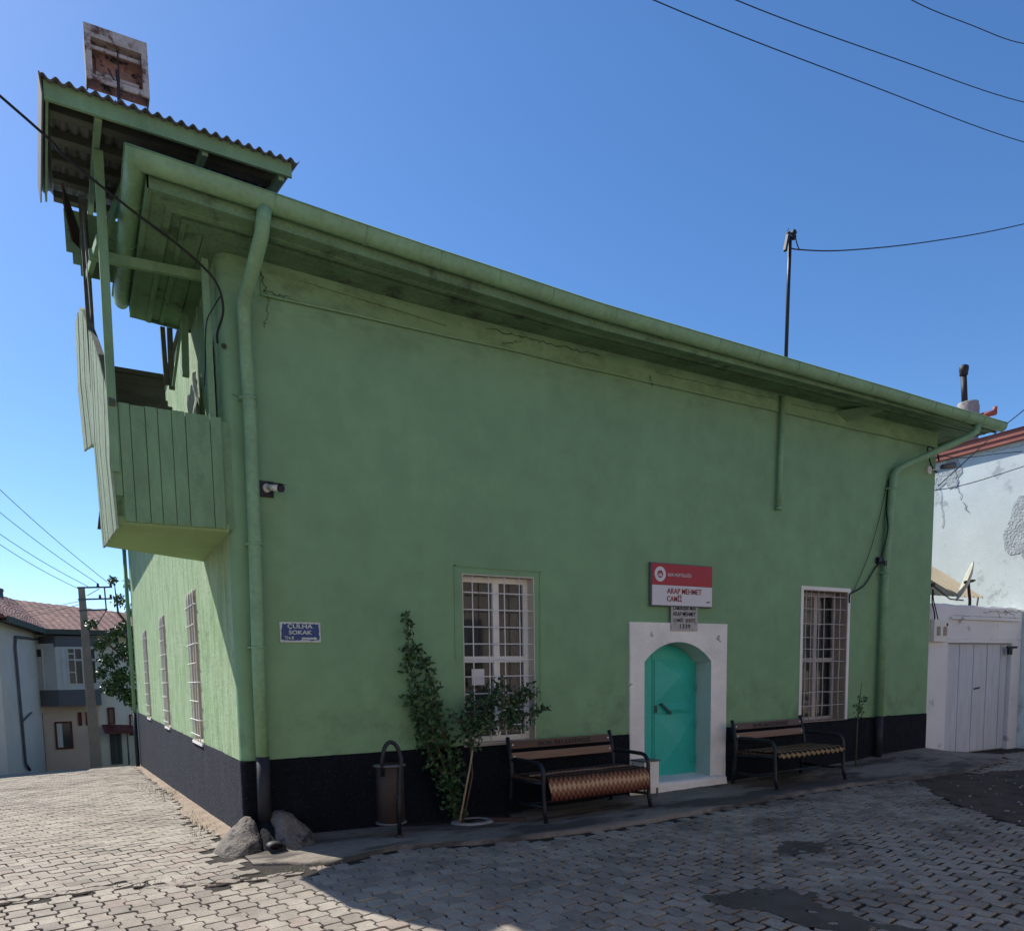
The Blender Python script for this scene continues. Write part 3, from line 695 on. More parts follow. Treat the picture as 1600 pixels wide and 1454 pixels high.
# windows: frame, panes, curtain and iron grille are parts of each window
def window(face, a0, a1, z0, z1, depth, fr_m, lining, muls, transoms, vb, hb, rim=.055, bar_r=.007, sunny=False, archi=None, wob=0):
    # face 'front': a = x on the plane y = 0; face 'side': a = y on the plane x = 0
    def P(a, d, z): return (a, d, z) if face == 'front' else (d, a, z)
    def bx(mb, a, b, d0, d1, c, d):
        q0, q1 = P(a, d0, c), P(b, d1, d)
        mb.box(tuple(min(x, y) for x, y in zip(q0, q1)), tuple(max(x, y) for x, y in zip(q0, q1)))
    f = MB(); d0, d1 = depth, depth + .05
    bx(f, a0, a1, d0, d1, z1 - rim, z1 - .004); bx(f, a0, a1, d0, d1, z0 + .004, z0 + rim); bx(f, a0 + .004, a0 + rim, d0, d1, z0 + rim, z1 - rim); bx(f, a1 - rim, a1 - .004, d0, d1, z0 + rim, z1 - rim)
    for (m0, m1) in muls: bx(f, m0, m1, d0 - .012, d1, z0 + rim, z1 - rim)
    es = [a0 + rim] + [e for m in muls for e in m] + [a1 - rim]
    for (t0, t1) in transoms:
        for k in range(0, len(es), 2): bx(f, es[k], es[k + 1], d0 - .004, d1, t0, t1)
    fo = part('window', f, fr_m, mosque, bevel=.004)
    ln = MB(); t = .012
    bx(ln, a0 - .0, a0 + t, -.004, d1, z0, z1); bx(ln, a1 - t, a1 + .0, -.004, d1, z0, z1); bx(ln, a0 + t, a1 - t, -.004, d1, z1 - t, z1); bx(ln, a0 + t, a1 - t, -.03, d1, z0, z0 + t)
    part('reveal', ln, lining, fo)
    if archi:
        ar = MB(); w_ = archi
        bx(ar, a0 - w_, a0, -.014, -.002, z0 - .01, z1 + w_); bx(ar, a1, a1 + w_, -.014, -.002, z0 - .01, z1 + w_); bx(ar, a0, a1, -.014, -.002, z1, z1 + w_)
        part('architrave', ar, 'white_frame', fo)
    gl = MB(); bx(gl, a0 + .02, a1 - .02, d0 + .024, d0 + .028, z0 + .02, z1 - .02); part('pane', gl, 'glass', fo)
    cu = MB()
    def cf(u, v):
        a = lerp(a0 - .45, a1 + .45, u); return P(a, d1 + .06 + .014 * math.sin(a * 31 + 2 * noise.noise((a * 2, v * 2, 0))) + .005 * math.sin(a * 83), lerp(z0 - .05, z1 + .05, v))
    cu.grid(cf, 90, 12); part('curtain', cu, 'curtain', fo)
    gb = MB(); gd = .03 if not sunny else -.03
    def wv(a, z): return wob * noise.noise((a * 3, z * 2.1, 5))
    for a in vb: gb.tube([P(a + wv(a, lerp(z0, z1, k / 8)), gd, lerp(z0 + .01, z1 - .01, k / 8)) for k in range(9)], bar_r, 6)
    for z in hb: gb.tube([P(lerp(a0 + .005, a1 - .005, k / 8), gd - .012, z + wv(z, lerp(a0, a1, k / 8)) * .6) for k in range(9)], bar_r, 6)
    if sunny:
        for z in hb[::2]:
            for a in (a0 + .01, a1 - .01): gb.tube([P(a, gd - .012, z), P(a, .03, z)], bar_r, 6)
    part('grille', gb, 'dull_bar' if fr_m == 'dull_frame' else 'bar', fo)
    return fo
win1 = window('front', *W1, .13, 'white_frame', 'cream', [(3.0, 3.085)], [(.165, .24)], [2.55, 2.68, 2.895, 3.11, 3.32], [.97, .775, .575, .38, .195, 0, -.2, -.405, -.585], rim=.075)
window('front', *W2, .2, 'dull_frame', 'brown_frame', [(8.9, 8.98)], [(.12, .19)], [8.50, 8.62, 8.80, 8.93, 9.17, 9.32], [1.13, .94, .71, .5, .32, .13, -.13, -.35, -.56], rim=.06, archi=.055, wob=.02, bar_r=.0075)
for (a, b) in SW:
    window('side', a, b, *SZ, .12, 'brown_frame', 'cream', [((a + b) / 2 - .03, (a + b) / 2 + .03)], [(.16, .22)], [a + .1, a + (b - a) * .36, a + (b - a) * .64, b - .1], [1.0, .75, .5, .25, 0, -.25, -.5, -.7], rim=.06, sunny=True)
    e = MB(); e.box((-.035, a - .02, SZ[0] - .035), (.01, b + .02, SZ[0] - .001)); part('sill', e, 'white', bpy.data.objects[[o.name for o in mosque.children if o.name.startswith('window')][-1]])
sl = MB(); sl.box((2.5, -.03, -.815), (3.56, -.002, -.792)); part('sill', sl, 'pale_concrete', win1)
nt_ = MB(); nt_.box((2.71, .142, -.10), (2.88, .146, .09)); nc = part('notice', nt_, 'sign_white', win1)
tm = MB()      # faint raised band of plaster round the first window
for a, b in (((2.43, .2), (2.44, 1.27)), ((2.43, 1.26), (3.62, 1.25)), ((3.60, 1.25), (3.585, -.3))):
    tm.beam((a[0], -.004, a[1]), (b[0], -.004, b[1]), .012, .018, up=(1, 0, 0) if abs(a[0] - b[0]) < .1 else (0, 0, 1))
part('plaster_band', tm, 'front', mosque)

# door: whitewashed surround with a segmental arch, deep reveal, two-leaf steel door
ds = MB(); XS0, XS1, ZS1 = 4.975, 6.745, .672; AX0, AX1 = 5.22, 6.44; zb = -1.64
def arch(x):
    c_, h_ = (AX0 + AX1) / 2, (AX1 - AX0) / 2; rise = .265; Rr = (h_ * h_ + rise * rise) / (2 * rise)
    return .15 + math.sqrt(max(0, Rr * Rr - (x - c_) ** 2)) - (Rr - rise)
na = 28; ax = [lerp(AX0, AX1, k / na) for k in range(na + 1)]; yf = -.03
def wobx(z, k): return .012 * noise.noise((z * 2.2, k, 0)) + .005 * noise.noise((z * 9, k, 0))
zl = [zb + (ZS1 - zb) * k / 14 for k in range(15)]
for a, b in zip(zl, zl[1:]):
    for (o0, i0, k) in ((XS0, AX0, 1), (XS1, AX1, 2)):
        if a >= .15: continue
        bb = min(b, .15)
        q = [(o0 + wobx(a, k), yf, a), (i0, yf, a), (i0, yf, bb), (o0 + wobx(bb, k), yf, bb)]
        ds.add(q, [(0, 1, 2, 3) if k == 1 else (3, 2, 1, 0)])
top = [lerp(XS0, XS1, k / 40) for k in range(41)]
ds.add([(XS0 + wobx(.15, 1), yf, .15), (AX0, yf, .15), (AX0, yf, ZS1), (XS0 + wobx(ZS1, 1), yf, ZS1 + .008 * noise.noise((XS0 * 3, 0, 3)))], [(0, 1, 2, 3)])
ds.add([(AX1, yf, .15), (XS1 + wobx(.15, 2), yf, .15), (XS1 + wobx(ZS1, 2), yf, ZS1), (AX1, yf, ZS1)], [(0, 1, 2, 3)])
for a, b in zip(ax, ax[1:]): ds.add([(a, yf, arch(a)), (b, yf, arch(b)), (b, yf, ZS1), (a, yf, ZS1)], [(0, 1, 2, 3)])
# edges of the slab
ds.add([(XS0 + wobx(z, 1), yf, z) for z in zl] + [(XS0 + wobx(z, 1), .0, z) for z in zl], [(k, k + 1, k + 16, k + 15) for k in range(14)])
ds.add([(XS1 + wobx(z, 2), yf, z) for z in zl] + [(XS1 + wobx(z, 2), .0, z) for z in zl], [(k + 1, k, k + 15, k + 16) for k in range(14)])
ds.add([(XS0, yf, ZS1), (XS1, yf, ZS1), (XS1, .02, ZS1), (XS0, .02, ZS1)], [(0, 1, 2, 3)])
dsur = part('door_surround', ds, 'white', mosque)
rv = MB(); yd = .30
for a, b in zip(ax, ax[1:]): rv.add([(a, yf, arch(a)), (b, yf, arch(b)), (b, yd, arch(b) - .012), (a, yd, arch(a) - .012)], [(3, 2, 1, 0)], 0, True)
rv.add([(AX1, yf, zb), (AX1, yf, .15), (AX1 + .03, yd, .14), (AX1 + .03, yd, zb)], [(0, 1, 2, 3)]); rv.add([(AX0, yf, zb), (AX0, yf, .15), (AX0, yd, .14), (AX0, yd, zb)], [(3, 2, 1, 0)])
part('reveal', rv, 'reveal', dsur)
th = MB()
def thf(u, v):
    x = lerp(4.88, 6.66, u); q = [(.30, -1.455), (-.10, -1.475), (-.135, -1.49), (-.15, -1.66)]
    k = min(2, int(v * 3)); t = v * 3 - k; y = lerp(q[k][0], q[k + 1][0], t); z = lerp(q[k][1], q[k + 1][1], t)
    return (x + .02 * noise.noise((z * 5, u * 3, 0)), y + .012 * noise.noise((x * 6, z * 6, 0)), z + .01 * noise.noise((x * 5, y * 5, 0)))
th.grid(thf, 50, 12); part('threshold', th, 'white', dsur)
X0d, Xm, X1d, zd0 = 5.20, 5.625, 6.475, -1.47
dr = MB()
def leaf(a, b):
    n = 16; xs2 = [lerp(a, b, k / n) for k in range(n + 1)]
    P = [(a, yd, zd0)] + [(b, yd, zd0)] + [(x, yd, arch(max(AX0, min(AX1, x))) - .02) for x in reversed(xs2)]
    dr.prism(P, (0, -.02, 0))
leaf(X0d, Xm - .004); leaf(Xm + .004, X1d + .0)
door = part('door', dr, 'teal', mosque)
pn = MB(); y0 = yd - .021
def pyramid(x0, x1, z0, z1, h=.022):
    c_ = ((x0 + x1) / 2, y0 - h, (z0 + z1) / 2)
    pn.add([(x0, y0, z0), (x1, y0, z0), (x1, y0, z1), (x0, y0, z1), c_], [(0, 1, 4), (1, 2, 4), (2, 3, 4), (3, 0, 4)])
pyramid(5.70, 6.43, -1.42, -.60, .06); pyramid(5.70, 6.43, -.58, -.44, .03)
pn.add([(5.70, y0, -.42), (6.43, y0, -.42), (6.43, y0, .02), (6.25, y0, .16), (5.70, y0, .2), (6.12, y0 - .055, -.05)], [(0, 1, 5), (1, 2, 5), (2, 3, 5), (3, 4, 5), (4, 0, 5)])
for x in (5.645, 5.67): pn.box((x, y0 - .008, zd0), (x + .012, y0, .18))
pn.box((5.22, y0 - .006, -.60), (5.62, y0, -.575)); pn.box((5.22, y0 - .006, -.44), (5.62, y0, -.42))
part('panel', pn, 'teal', door)
hd = MB(); hd.beam((5.76, y0 - .045, -.43), (5.94, y0 - .05, -.575), .024, .032); hd.tube([(5.93, y0 - .05, -.565), (5.93, y0, -.565)], .014, 8); hd.tube([(5.77, y0 - .05, -.44), (5.77, y0, -.44)], .012, 8); hd.tube([(5.70, y0 - .02, -.505), (5.70, y0, -.505)], .02, 10); hd.tube([(5.96, y0 - .02, -.53), (5.96, y0, -.53)], .02, 10)
part('handle', hd, 'teal_dark', door)
hd = MB(); hd.beam((5.24, y0 - .04, -.56), (5.40, y0 - .04, -.43), .02, .028); hd.tube([(5.39, y0 - .04, -.44), (5.39, y0, -.44)], .011, 8); part('handle', hd, 'teal_dark', door)
hg = MB()
for z in (-1.25, -.75, -.2): hg.tube([(6.44, y0 - .012, z - .05), (6.44, y0 - .012, z + .05)], .012, 8)
part_each('hinge', hg, 'teal', door)
lk = MB(); lk.box((5.655, y0 - .012, -.56), (5.715, y0 - .004, -.45)); part('lock_plate', lk, 'teal_dark', door, bevel=.003)
lb = MB(); lb.box((5.82, y0 - .006, -.11), (5.95, y0 - .002, -.085)); part('door_plate', lb, 'enamel', door)

# balcony of the old wooden minaret
def fx(y): return -1.0 - .09 * y        # the outer side splays a little
bl = MB(); bl.prism([(-.98, .012, 1.45), (-.002, .012, 1.45), (-.002, 1.75, 1.42), (-1.075, .98, 1.40)], (0, 0, .07))
b2_ = MB(); b2_.prism([(-.002, 1.0, 2.55), (-1.08, 1.0, 2.48), (-1.16, 1.9, 2.62), (-.002, 1.9, 2.7)], (0, 0, .04))
balcony = part('balcony', bl, 'underside', mosque); part('rear_floor', b2_, 'underside', balcony)
bd = MB(); cuts = [-1.0, -.92, -.825, -.70, -.595, -.475, -.355, -.135, -.03]
for k, (a, b) in enumerate(zip(cuts, cuts[1:])):
    lo = 1.475 if k else 1.70; hi = 2.515 + .012 * noise.noise((k * 3.3, 0, 0))
    bd.box((a + .003, -.012 + .004 * (k % 3), lo), (b - .003, .012 + .004 * (k % 3), hi))
bd.box((-.93, .016, 1.475), (-.85, .03, 1.72)); bd.box((-.96, .017, 1.73), (.06, .03, 2.49)); bd.box((-.84, .017, 1.475), (.06, .03, 1.73))  # hidden backing added to stop slivers of sun between the planks
part('front_railing', bd, 'wood_green', balcony, bevel=.002)
TOP = [(-.05, 2.5), (.16, 2.76), (.42, 3.07), (.66, 3.28), (1.07, 3.62), (1.3, 3.82), (1.5, 3.93), (2, 3.95)]
sb = MB()
ys2 = [-.03 + .105 * k for k in range(20)]
for k, (a, b) in enumerate(zip(ys2, ys2[1:])):
    lo = lambda y: 1.40 - .03 * min(y, .95) + .015 * noise.noise((k, 0, 0)) if y < .95 else lerp(2.42, 2.6, (y - .95) / 1.0)
    z0a, z1a, z1b = lo((a + b) / 2), interp(a, TOP) + .012 * jit(1), interp(b, TOP) + .012 * jit(1)
    o = .012 * noise.noise((k * 1.7, 2, 0)); bow = .02
    A0, A1 = fx(a) + o, fx(b) + o
    for (za, zb_) in ((0, .5), (.5, 1)):
        pa, pb = (lerp(z0a, z1a, za), lerp(z0a, z1a, zb_)), (lerp(z0a, z1b, za), lerp(z0a, z1b, zb_))
        oa, ob_ = (-bow * math.sin(math.pi * za), -bow * math.sin(math.pi * zb_))
        sb.add([(A0 + oa, a + .002, pa[0]), (A1 + oa, b - .002, pb[0]), (A1 + ob_, b - .002, pb[1]), (A0 + ob_, a + .002, pa[1]),
                (A0 + oa + .022, a + .002, pa[0]), (A1 + oa + .022, b - .002, pb[0]), (A1 + ob_ + .022, b - .002, pb[1]), (A0 + ob_ + .022, a + .002, pa[1])],
               [(3, 2, 1, 0), (4, 5, 6, 7), (0, 1, 5, 4), (1, 2, 6, 5), (2, 3, 7, 6), (3, 0, 4, 7)])
part('side_railing', sb, 'weather', balcony, label='sun bleached splitting boards of the outer side')
cp = MB()
for (a, za), (b, zb_) in zip(TOP[:-1], TOP[1:-1]): cp.beam((fx(a) + .03, a, za - .02), (fx(b) + .03, b, zb_ - .02), .05, .045)
part('side_rail', cp, 'dark_wood', balcony)
ib = MB()  # boards added behind the post to block a stray sun patch
for k in range(4): ib.beam((-1.055 - .004 * (k % 2), .80 + k * .20, 3.55 + .06 * k), (-1.065 - .004 * (k % 2), .80 + k * .20, 4.50), .016, .192, up=(0, 1, 0))
part_each('sun_block', ib, 'dark_wood', balcony)
kb = MB()
for k in range(6): kb.box((-1.1, 1.86 + .004 * (k % 2), 2.75 + k * .125), (-.22 - .02 * k, 1.885 + .004 * (k % 2), 2.868 + k * .125))
kb.box((-1.12, 1.83, 3.47), (-.25, 1.9, 3.52)); kb.box((-1.1, 1.80, 3.10), (-.24, 1.86, 3.16))
part('back_railing', kb, 'dark_wood', balcony)
def stick(name, p, q, w_, h_, m_): mb = MB(); mb.beam(p, q, w_, h_, up=(0, 1, 0)); return part(name, mb, m_, balcony)
stick('post', (-.975, .0, 1.9), (-.945, .02, 4.62), .075, .07, 'wood_green')
stick('post', (-1.065, .95, 2.9), (-1.06, .93, 4.72), .07, .07, 'dark_wood')
stick('post', (-.10, .055, 2.5), (-.10, .055, 3.95), .06, .06, 'wood_green')
stick('post', (-.29, 1.80, 3.4), (-.30, 1.80, 4.02), .05, .05, 'dark_wood'); stick('post', (-.235, 1.78, 3.35), (-.225, 1.80, 4.02), .06, .05, 'dark_wood')
b_ = MB(); b_.beam((-1.06, .33, 3.90), (-.07, .33, 3.935), .045, .085); part('beam', b_, 'wood_green', balcony)
b_ = MB(); b_.beam((-.985, .0, 3.88), (-1.06, .95, 3.98), .045, .07); part('beam', b_, 'wood_green', balcony)
b_ = MB(); b_.beam((-.93, .02, 3.95), (-.72, .45, 4.66), .10, .04, up=(1, 0, 0)); b_.beam((-.72, .1, 4.2), (-.70, -.05, 4.62), .09, .03, up=(1, 0, 0)); part_each('brace', b_, 'wood_green', balcony)
# torn sheeting, exposed brick and loose laths where the balcony meets the wall
tc_ = MB()
def tf(u, v):
    z = lerp(2.5, 3.35, v); y = lerp(1.05, 1.65, u) + .1 * v; return (-.06 - .05 * noise.noise((u * 4, v * 3, 0)) - .03 * math.sin(u * 17), y, z - .12 * u * v)
tc_.grid(tf, 26, 12); part('torn_sheet', tc_, 'cloth', balcony)
bk = MB()
def bf(u, v): return (-.025 - .02 * noise.noise((u * 5, v * 7, 3)), lerp(.32, .62, u), lerp(2.5, 3.3, v) - .2 * (u - .5) * v)
bk.grid(bf, 10, 20); part('brick_patch', bk, 'brick', balcony)
lt = MB(); lt.beam((-.06, .25, 2.5), (-.04, .9, 3.9), .05, .03); lt.beam((-.16, 1.2, 3.3), (-.12, 1.35, 4.0), .07, .05); lt.beam((-.25, 1.55, 3.3), (-.14, 1.4, 3.96), .03, .03); lt.beam((-.03, .72, 2.5), (-.03, .74, 3.2), .04, .05)
part_each('lath', lt, 'wood_green', balcony)
# balcony roof of corrugated sheet over purlins
def rz(y): return 4.665 + (y + .6) * .225
def rx(x): return -.04 * (x + 1.34) / 1.95       # the sheet dips a little to the right
cr = MB()
def cfun(u, v):
    x = lerp(-1.36, .64, u) - .05 * v * (1 - u); y = lerp(-.66, 1.9, v); return (x, y, rz(y) + rx(x) - .002 + .017 * math.sin(2 * math.pi * x / .0905))
cr.grid(cfun, 264, 6)
bro = part('roof', cr, 'corrugated', balcony); so = bro.modifiers.new('sheet', 'SOLIDIFY'); so.thickness = .005
fa = MB(); fa.prism([(-1.335, -.60, rz(-.6) - .005), (.585, -.60, rz(-.6) - .045), (.585, -.60, rz(-.6) - .165), (-1.335, -.60, rz(-.6) - .145)], (0, .025, 0)); part('fascia', fa, 'wood_green', balcony)
fa = MB(); fa.prism([(-1.365, -.62, rz(-.6) + .03), (-1.44, 1.9, rz(1.9) + .03), (-1.425, 1.9, rz(1.9) - .13), (-1.35, -.62, rz(-.6) - .13)], (.012, 0, 0)); part('side_flap', fa, 'corrugated', balcony)
fa = MB(); fa.beam((-1.315, -.57, rz(-.57) - .075), (-1.37, 1.85, rz(1.85) - .075), .02, .09); part('fascia', fa, 'wood_green', balcony)
for y in (-.25, .25, .75, 1.25, 1.78):
    pu = MB(); pu.beam((-1.30, y, rz(y) - .065), (.56, y, rz(y) - .105), .09, .07); part('purlin', pu, 'dark_wood', balcony)
for x in (-.96, -.15, .5):
    ra = MB(); ra.beam((x, -.56, rz(-.56) - .12 + rx(x)), (x, 1.85, rz(1.85) - .12 + rx(x)), .05, .08); part('rafter', ra, 'wood_green', balcony)
c2 = MB()
for k in range(6): c2.box(((-1.10, -1.165, -1.22, -1.22, -1.22, -1.22)[k], 1.45 + .004 * (k % 2), 4.235 + k * .105), (-.02, 1.468 + .004 * (k % 2), 4.335 + k * .105))
part('back_panel', c2, 'wood_green', balcony)
c2 = MB(); c2.prism([(-1.235, .71, 4.50), (-1.17, 1.33, 4.50), (-1.09, 1.48, 4.50), (-1.09, 1.48, 4.68), (-1.17, 1.33, 4.70), (-1.235, .71, 4.68)], (.012, 0, 0)); part('rear_flap', c2, 'rust', balcony)
# stove pipe hole and small fittings on the corner pillar
fi = MB(); fi.lathe((.03, .0, 3.18), [(0, -.004), (.018, -.004), (.026, .002)], 14, 0, Matrix.Rotation(rad(90), 3, 'X')); part('pipe_hole', fi, 'crack', mosque)
cp_ = CrackSet()
crack(cp_, (.06, 3.1), (.08, 2.75), .008, .012, 8, .015); crack(cp_, (.08, 2.75), (.16, 2.72), .008, -.002, 4, .008); crack(cp_, (.05, 1.5), (.17, 1.62), .008, .012, 6, .015)
for q in cp_: part('crack', q, 'crack', mosque)

# ------------------------------------------------------------------ things fixed to or standing by the front wall
def zf(x, y):      # height of the concrete pavement
    e = strip_edge(x); v = (y - .02) / (e - .02); return zstrip(x, max(0, min(1, v)))[1]
# name sign over the door
s = thing('sign', 'red and white name board with round emblem above the arched door', 'sign', (5.86, -.03, .89))
b = MB(); b.box((5.31, -.05, .885), (6.42, -.004, 1.455)); part('backing', b, 'sign_grey', s, bevel=.003)
b = MB(); b.box((5.33, -.055, .9), (6.415, -.049, 1.162)); part('panel', b, 'sign_white', s)
b = MB(); b.box((5.33, -.055, 1.166), (6.415, -.049, 1.44)); rp = part('panel', b, 'red', s)
def disc(mb, cx_, cz, r_, y, n=28, sx=1, r_in=0):
    P = [(cx_ + sx * r_ * math.cos(2 * math.pi * k / n), y, cz + r_ * math.sin(2 * math.pi * k / n)) for k in range(n)]
    if r_in:
        Q = [(cx_ + sx * r_in * math.cos(2 * math.pi * k / n), y, cz + r_in * math.sin(2 * math.pi * k / n)) for k in range(n)]
        mb.add(P + Q, [(k, (k + 1) % n, n + (k + 1) % n, n + k) for k in range(n)])
    else: mb.add(P, [tuple(range(n))])
b = MB(); disc(b, 5.465, 1.305, .098, -.0565, r_in=.05); em = part('emblem', b, 'sign_white', s)
b = MB(); disc(b, 5.465, 1.305, .05, -.0568); part('emblem_centre', b, 'sign_text', em)
b = MB()
for a, h in ((-.022, .028), (0, .04), (.022, .028)): b.add([(5.465 + a - .008, -.058, 1.29), (5.465 + a + .008, -.058, 1.29), (5.465 + a + .004, -.058, 1.29 + h * .7), (5.465 + a, -.058, 1.29 + h), (5.465 + a - .004, -.058, 1.29 + h * .7)], [(0, 1, 2, 3, 4)])
b.box((5.43, -.0585, 1.278), (5.50, -.0578, 1.288)); part_each('emblem_mark', b, 'sign_white', em)
part('lettering', text_mb('BOR MÜFTÜLÜĞÜ', (5.60, -.0565, 1.282), .042, .42, .004), 'sign_white', s)
part('lettering', text_mb('ARAP MEHMET', (5.585, -.0565, 1.055), .075, .63, .014), 'sign_text', s)
part('lettering', text_mb('CAMİİ', (5.585, -.0565, .955), .072, .265, .014), 'sign_text', s)
b = MB()
for k in range(4): b.box((6.31 + k * .018, -.057, .95 + .002 * (k % 2)), (6.324 + k * .018, -.0562, .965 + .003 * (k % 3)))
part('small_mark', b, 'dark_text', s)
# old plate below it
s = thing('plaque', 'small weathered white metal plate with black lettering below the red sign', 'plaque', (5.91, -.034, .56))
b = MB(); b.box((5.67, -.046, .565), (6.155, -.036, .884)); part('plate', b, 'plaque', s)
part('lettering', text_mb('CAMİKEBİR MAH', (5.70, -.0475, .845), .05, .42, .008), 'dark_text', s)
part('lettering', text_mb('ARAP MEHMET', (5.70, -.0475, .765), .058, .42, .008), 'dark_text', s)
part('lettering', text_mb('CAMİİ  ŞERİFİ', (5.71, -.0475, .685), .045, .40, .008), 'dark_text', s)
part('lettering', text_mb('1339', (5.83, -.0475, .60), .058, .19, .008), 'dark_text', s)
b = MB()
for (x, z) in ((5.74, .655), (6.10, .80), (6.11, .67)): disc(b, x, z, .009, -.0478, 10)
part_each('rust_spot', b, 'dark_text', s)
# street name plate
s = thing('street_sign', 'small chipped blue street name plate with white border and arrow', 'street sign', (.645, -.01, .385))
b = MB(); b.box((.435, -.012, .388), (.855, -.002, .592)); part('plate', b, 'enamel', s)
b = MB(); P = []
for k in range(44):
    t = k / 44; 
    if t < .35: x, z = lerp(.452, .838, t / .35), .408
    elif t < .5: x, z = .838, lerp(.408, .575, (t - .35) / .15)
    elif t < .85: x, z = lerp(.838, .452, (t - .5) / .35), .575
    else: x, z = .452, lerp(.575, .408, (t - .85) / .15)
    j_ = .009 if x < .5 else .005; P.append((x + jit(j_), -.0135, z + jit(j_)))
b.add(P, [tuple(range(44))]); part('field', b, 'blue', s)
part('lettering', text_mb('ÇULHA', (.512, -.0150, .53), .042, .26, .022), 'enamel', s)
part('lettering', text_mb('SOKAK', (.524, -.0150, .468), .042, .24, .022), 'enamel', s)
part('lettering', text_mb('TN-8', (.478, -.0150, .418), .032, .095, .014), 'enamel', s)
b = MB(); b.add([(.655, -.0150, .418), (.79, -.0150, .418), (.79, -.0150, .408), (.818, -.0150, .427), (.79, -.0150, .446), (.79, -.0150, .436), (.655, -.0150, .436)], [(0, 1, 2, 3, 4, 5, 6)]); part('arrow', b, 'enamel', s)
# camera on its black back plate
s = thing('security_camera', 'white bullet camera on square black plate beside the left downpipe', 'security camera', (.36, -.01, 1.82))
b = MB(); b.box((.285, -.022, 1.81), (.435, -.002, 1.965)); part('mounting_plate', b, 'black_metal', s, bevel=.004)
b = MB(); b.lathe((.365, -.022, 1.893), [(.042, 0), (.042, .018), (.03, .03), (0, .03)], 20, 0, Matrix.Rotation(rad(90), 3, 'X')); b.tube([(.365, -.045, 1.893), (.385, -.08, 1.889), (.405, -.10, 1.886)], .015, 8); part('bracket', b, 'plastic_white', s)
b = MB(); b.tube([(.385, -.085, 1.892), (.455, -.20, 1.862)], .033, 16); bd_ = part('body', b, 'plastic_white', s)
b = MB(); b.tube([(.452, -.195, 1.863), (.468, -.222, 1.856)], .036, 16); b.beam((.39, -.09, 1.93), (.475, -.24, 1.892), .075, .006); part('hood', b, 'black_metal', s)
# lamp and wires on the right corner
s = thing('wall_lamp', 'small pale lamp bracket high on the right corner of the green wall', 'lamp', (11.6, -.02, 3.3))
b = MB(); b.box((11.42, -.05, 3.26), (11.52, -.002, 3.38)); b.beam((11.5, -.05, 3.32), (11.72, -.16, 3.36), .02, .02); part('bracket', b, 'plastic_white', s)
b = MB(); b.tube([(11.62, -.16, 3.36), (11.86, -.22, 3.40)], [.04, .055], 10); part('head', b, 'sign_grey', s)
def cable(name, pts, rr, label, cat='cable', m_='cable', loc=None, n=8, group=None):
    # a smooth line through the points
    P = [Vector(p) for p in pts]; out = []
    for i in range(len(P) - 1):
        p0, p1, p2, p3 = P[max(i - 1, 0)], P[i], P[i + 1], P[min(i + 2, len(P) - 1)]
        for k in range(n):
            t = k / n; out.append(.5 * ((2 * p1) + (-p0 + p2) * t + (2 * p0 - 5 * p1 + 4 * p2 - p3) * t * t + (-p0 + 3 * p1 - 3 * p2 + p3) * t ** 3))
    out.append(P[-1]); mb = MB(); mb.tube(out, rr, 6)
    return tag(part(name, mb, m_, loc=loc or pts[0]), label, cat, group)
cable('cable', [(10.40, -.02, 3.1), (10.34, -.025, 2.6), (10.20, -.15, 2.2), (10.2, -.03, 1.75), (10.06, -.03, 1.6), (9.82, -.03, 1.34), (9.55, -.03, 1.22), (9.46, -.03, 1.18), (9.47, -.02, 1.05)], .011, 'black cable sagging from the right downpipe to the second window')
cable('cable', [(10.36, -.02, 3.05), (10.15, -.03, 2.4), (9.9, -.03, 1.8), (9.58, -.03, 1.28), (9.50, -.03, 1.2)], .005, 'thin cable slanting down beside the right downpipe to the window corner')
jb = MB(); jb.box((10.12, -.08, 1.70), (10.22, -.015, 1.80)); jb.box((10.2, -.1, 1.66), (10.3, -.12, 1.74)); tag(part('junction_box', jb, 'black_metal', loc=(10.17, -.04, 1.7), bevel=.006), 'small black junction box on the cable beside the right downpipe', 'junction box')
cable('cable', [(11.72, -.05, 3.5), (11.5, -.12, 3.62), (11.3, -.10, 3.66), (11.42, -.06, 3.5), (11.55, -.05, 3.35), (11.66, -.06, 3.30)], .012, 'tangled black cable loop at the right corner under the eaves')
cable('cable', [(-4.6, -.6, 6.35), (-1.64, -.32, 4.62), (-1.22, -.31, 4.315), (-.76, -.30, 4.045), (-.36, -.30, 3.83), (-.08, -.28, 3.63), (.0, -.22, 3.42), (-.04, -.1, 3.25), (-.03, -.02, 3.19)], .011, 'thick black cable hanging across the balcony to the corner pillar', loc=(-.03, -.02, 3.19))
cable('cable', [(.02, -.02, 3.62), (-.05, -.05, 3.5), (-.12, -.0, 3.35), (-.14, .05, 3.0), (-.16, .05, 2.8)], .006, 'thin cable looped round the wooden stud on the balcony')

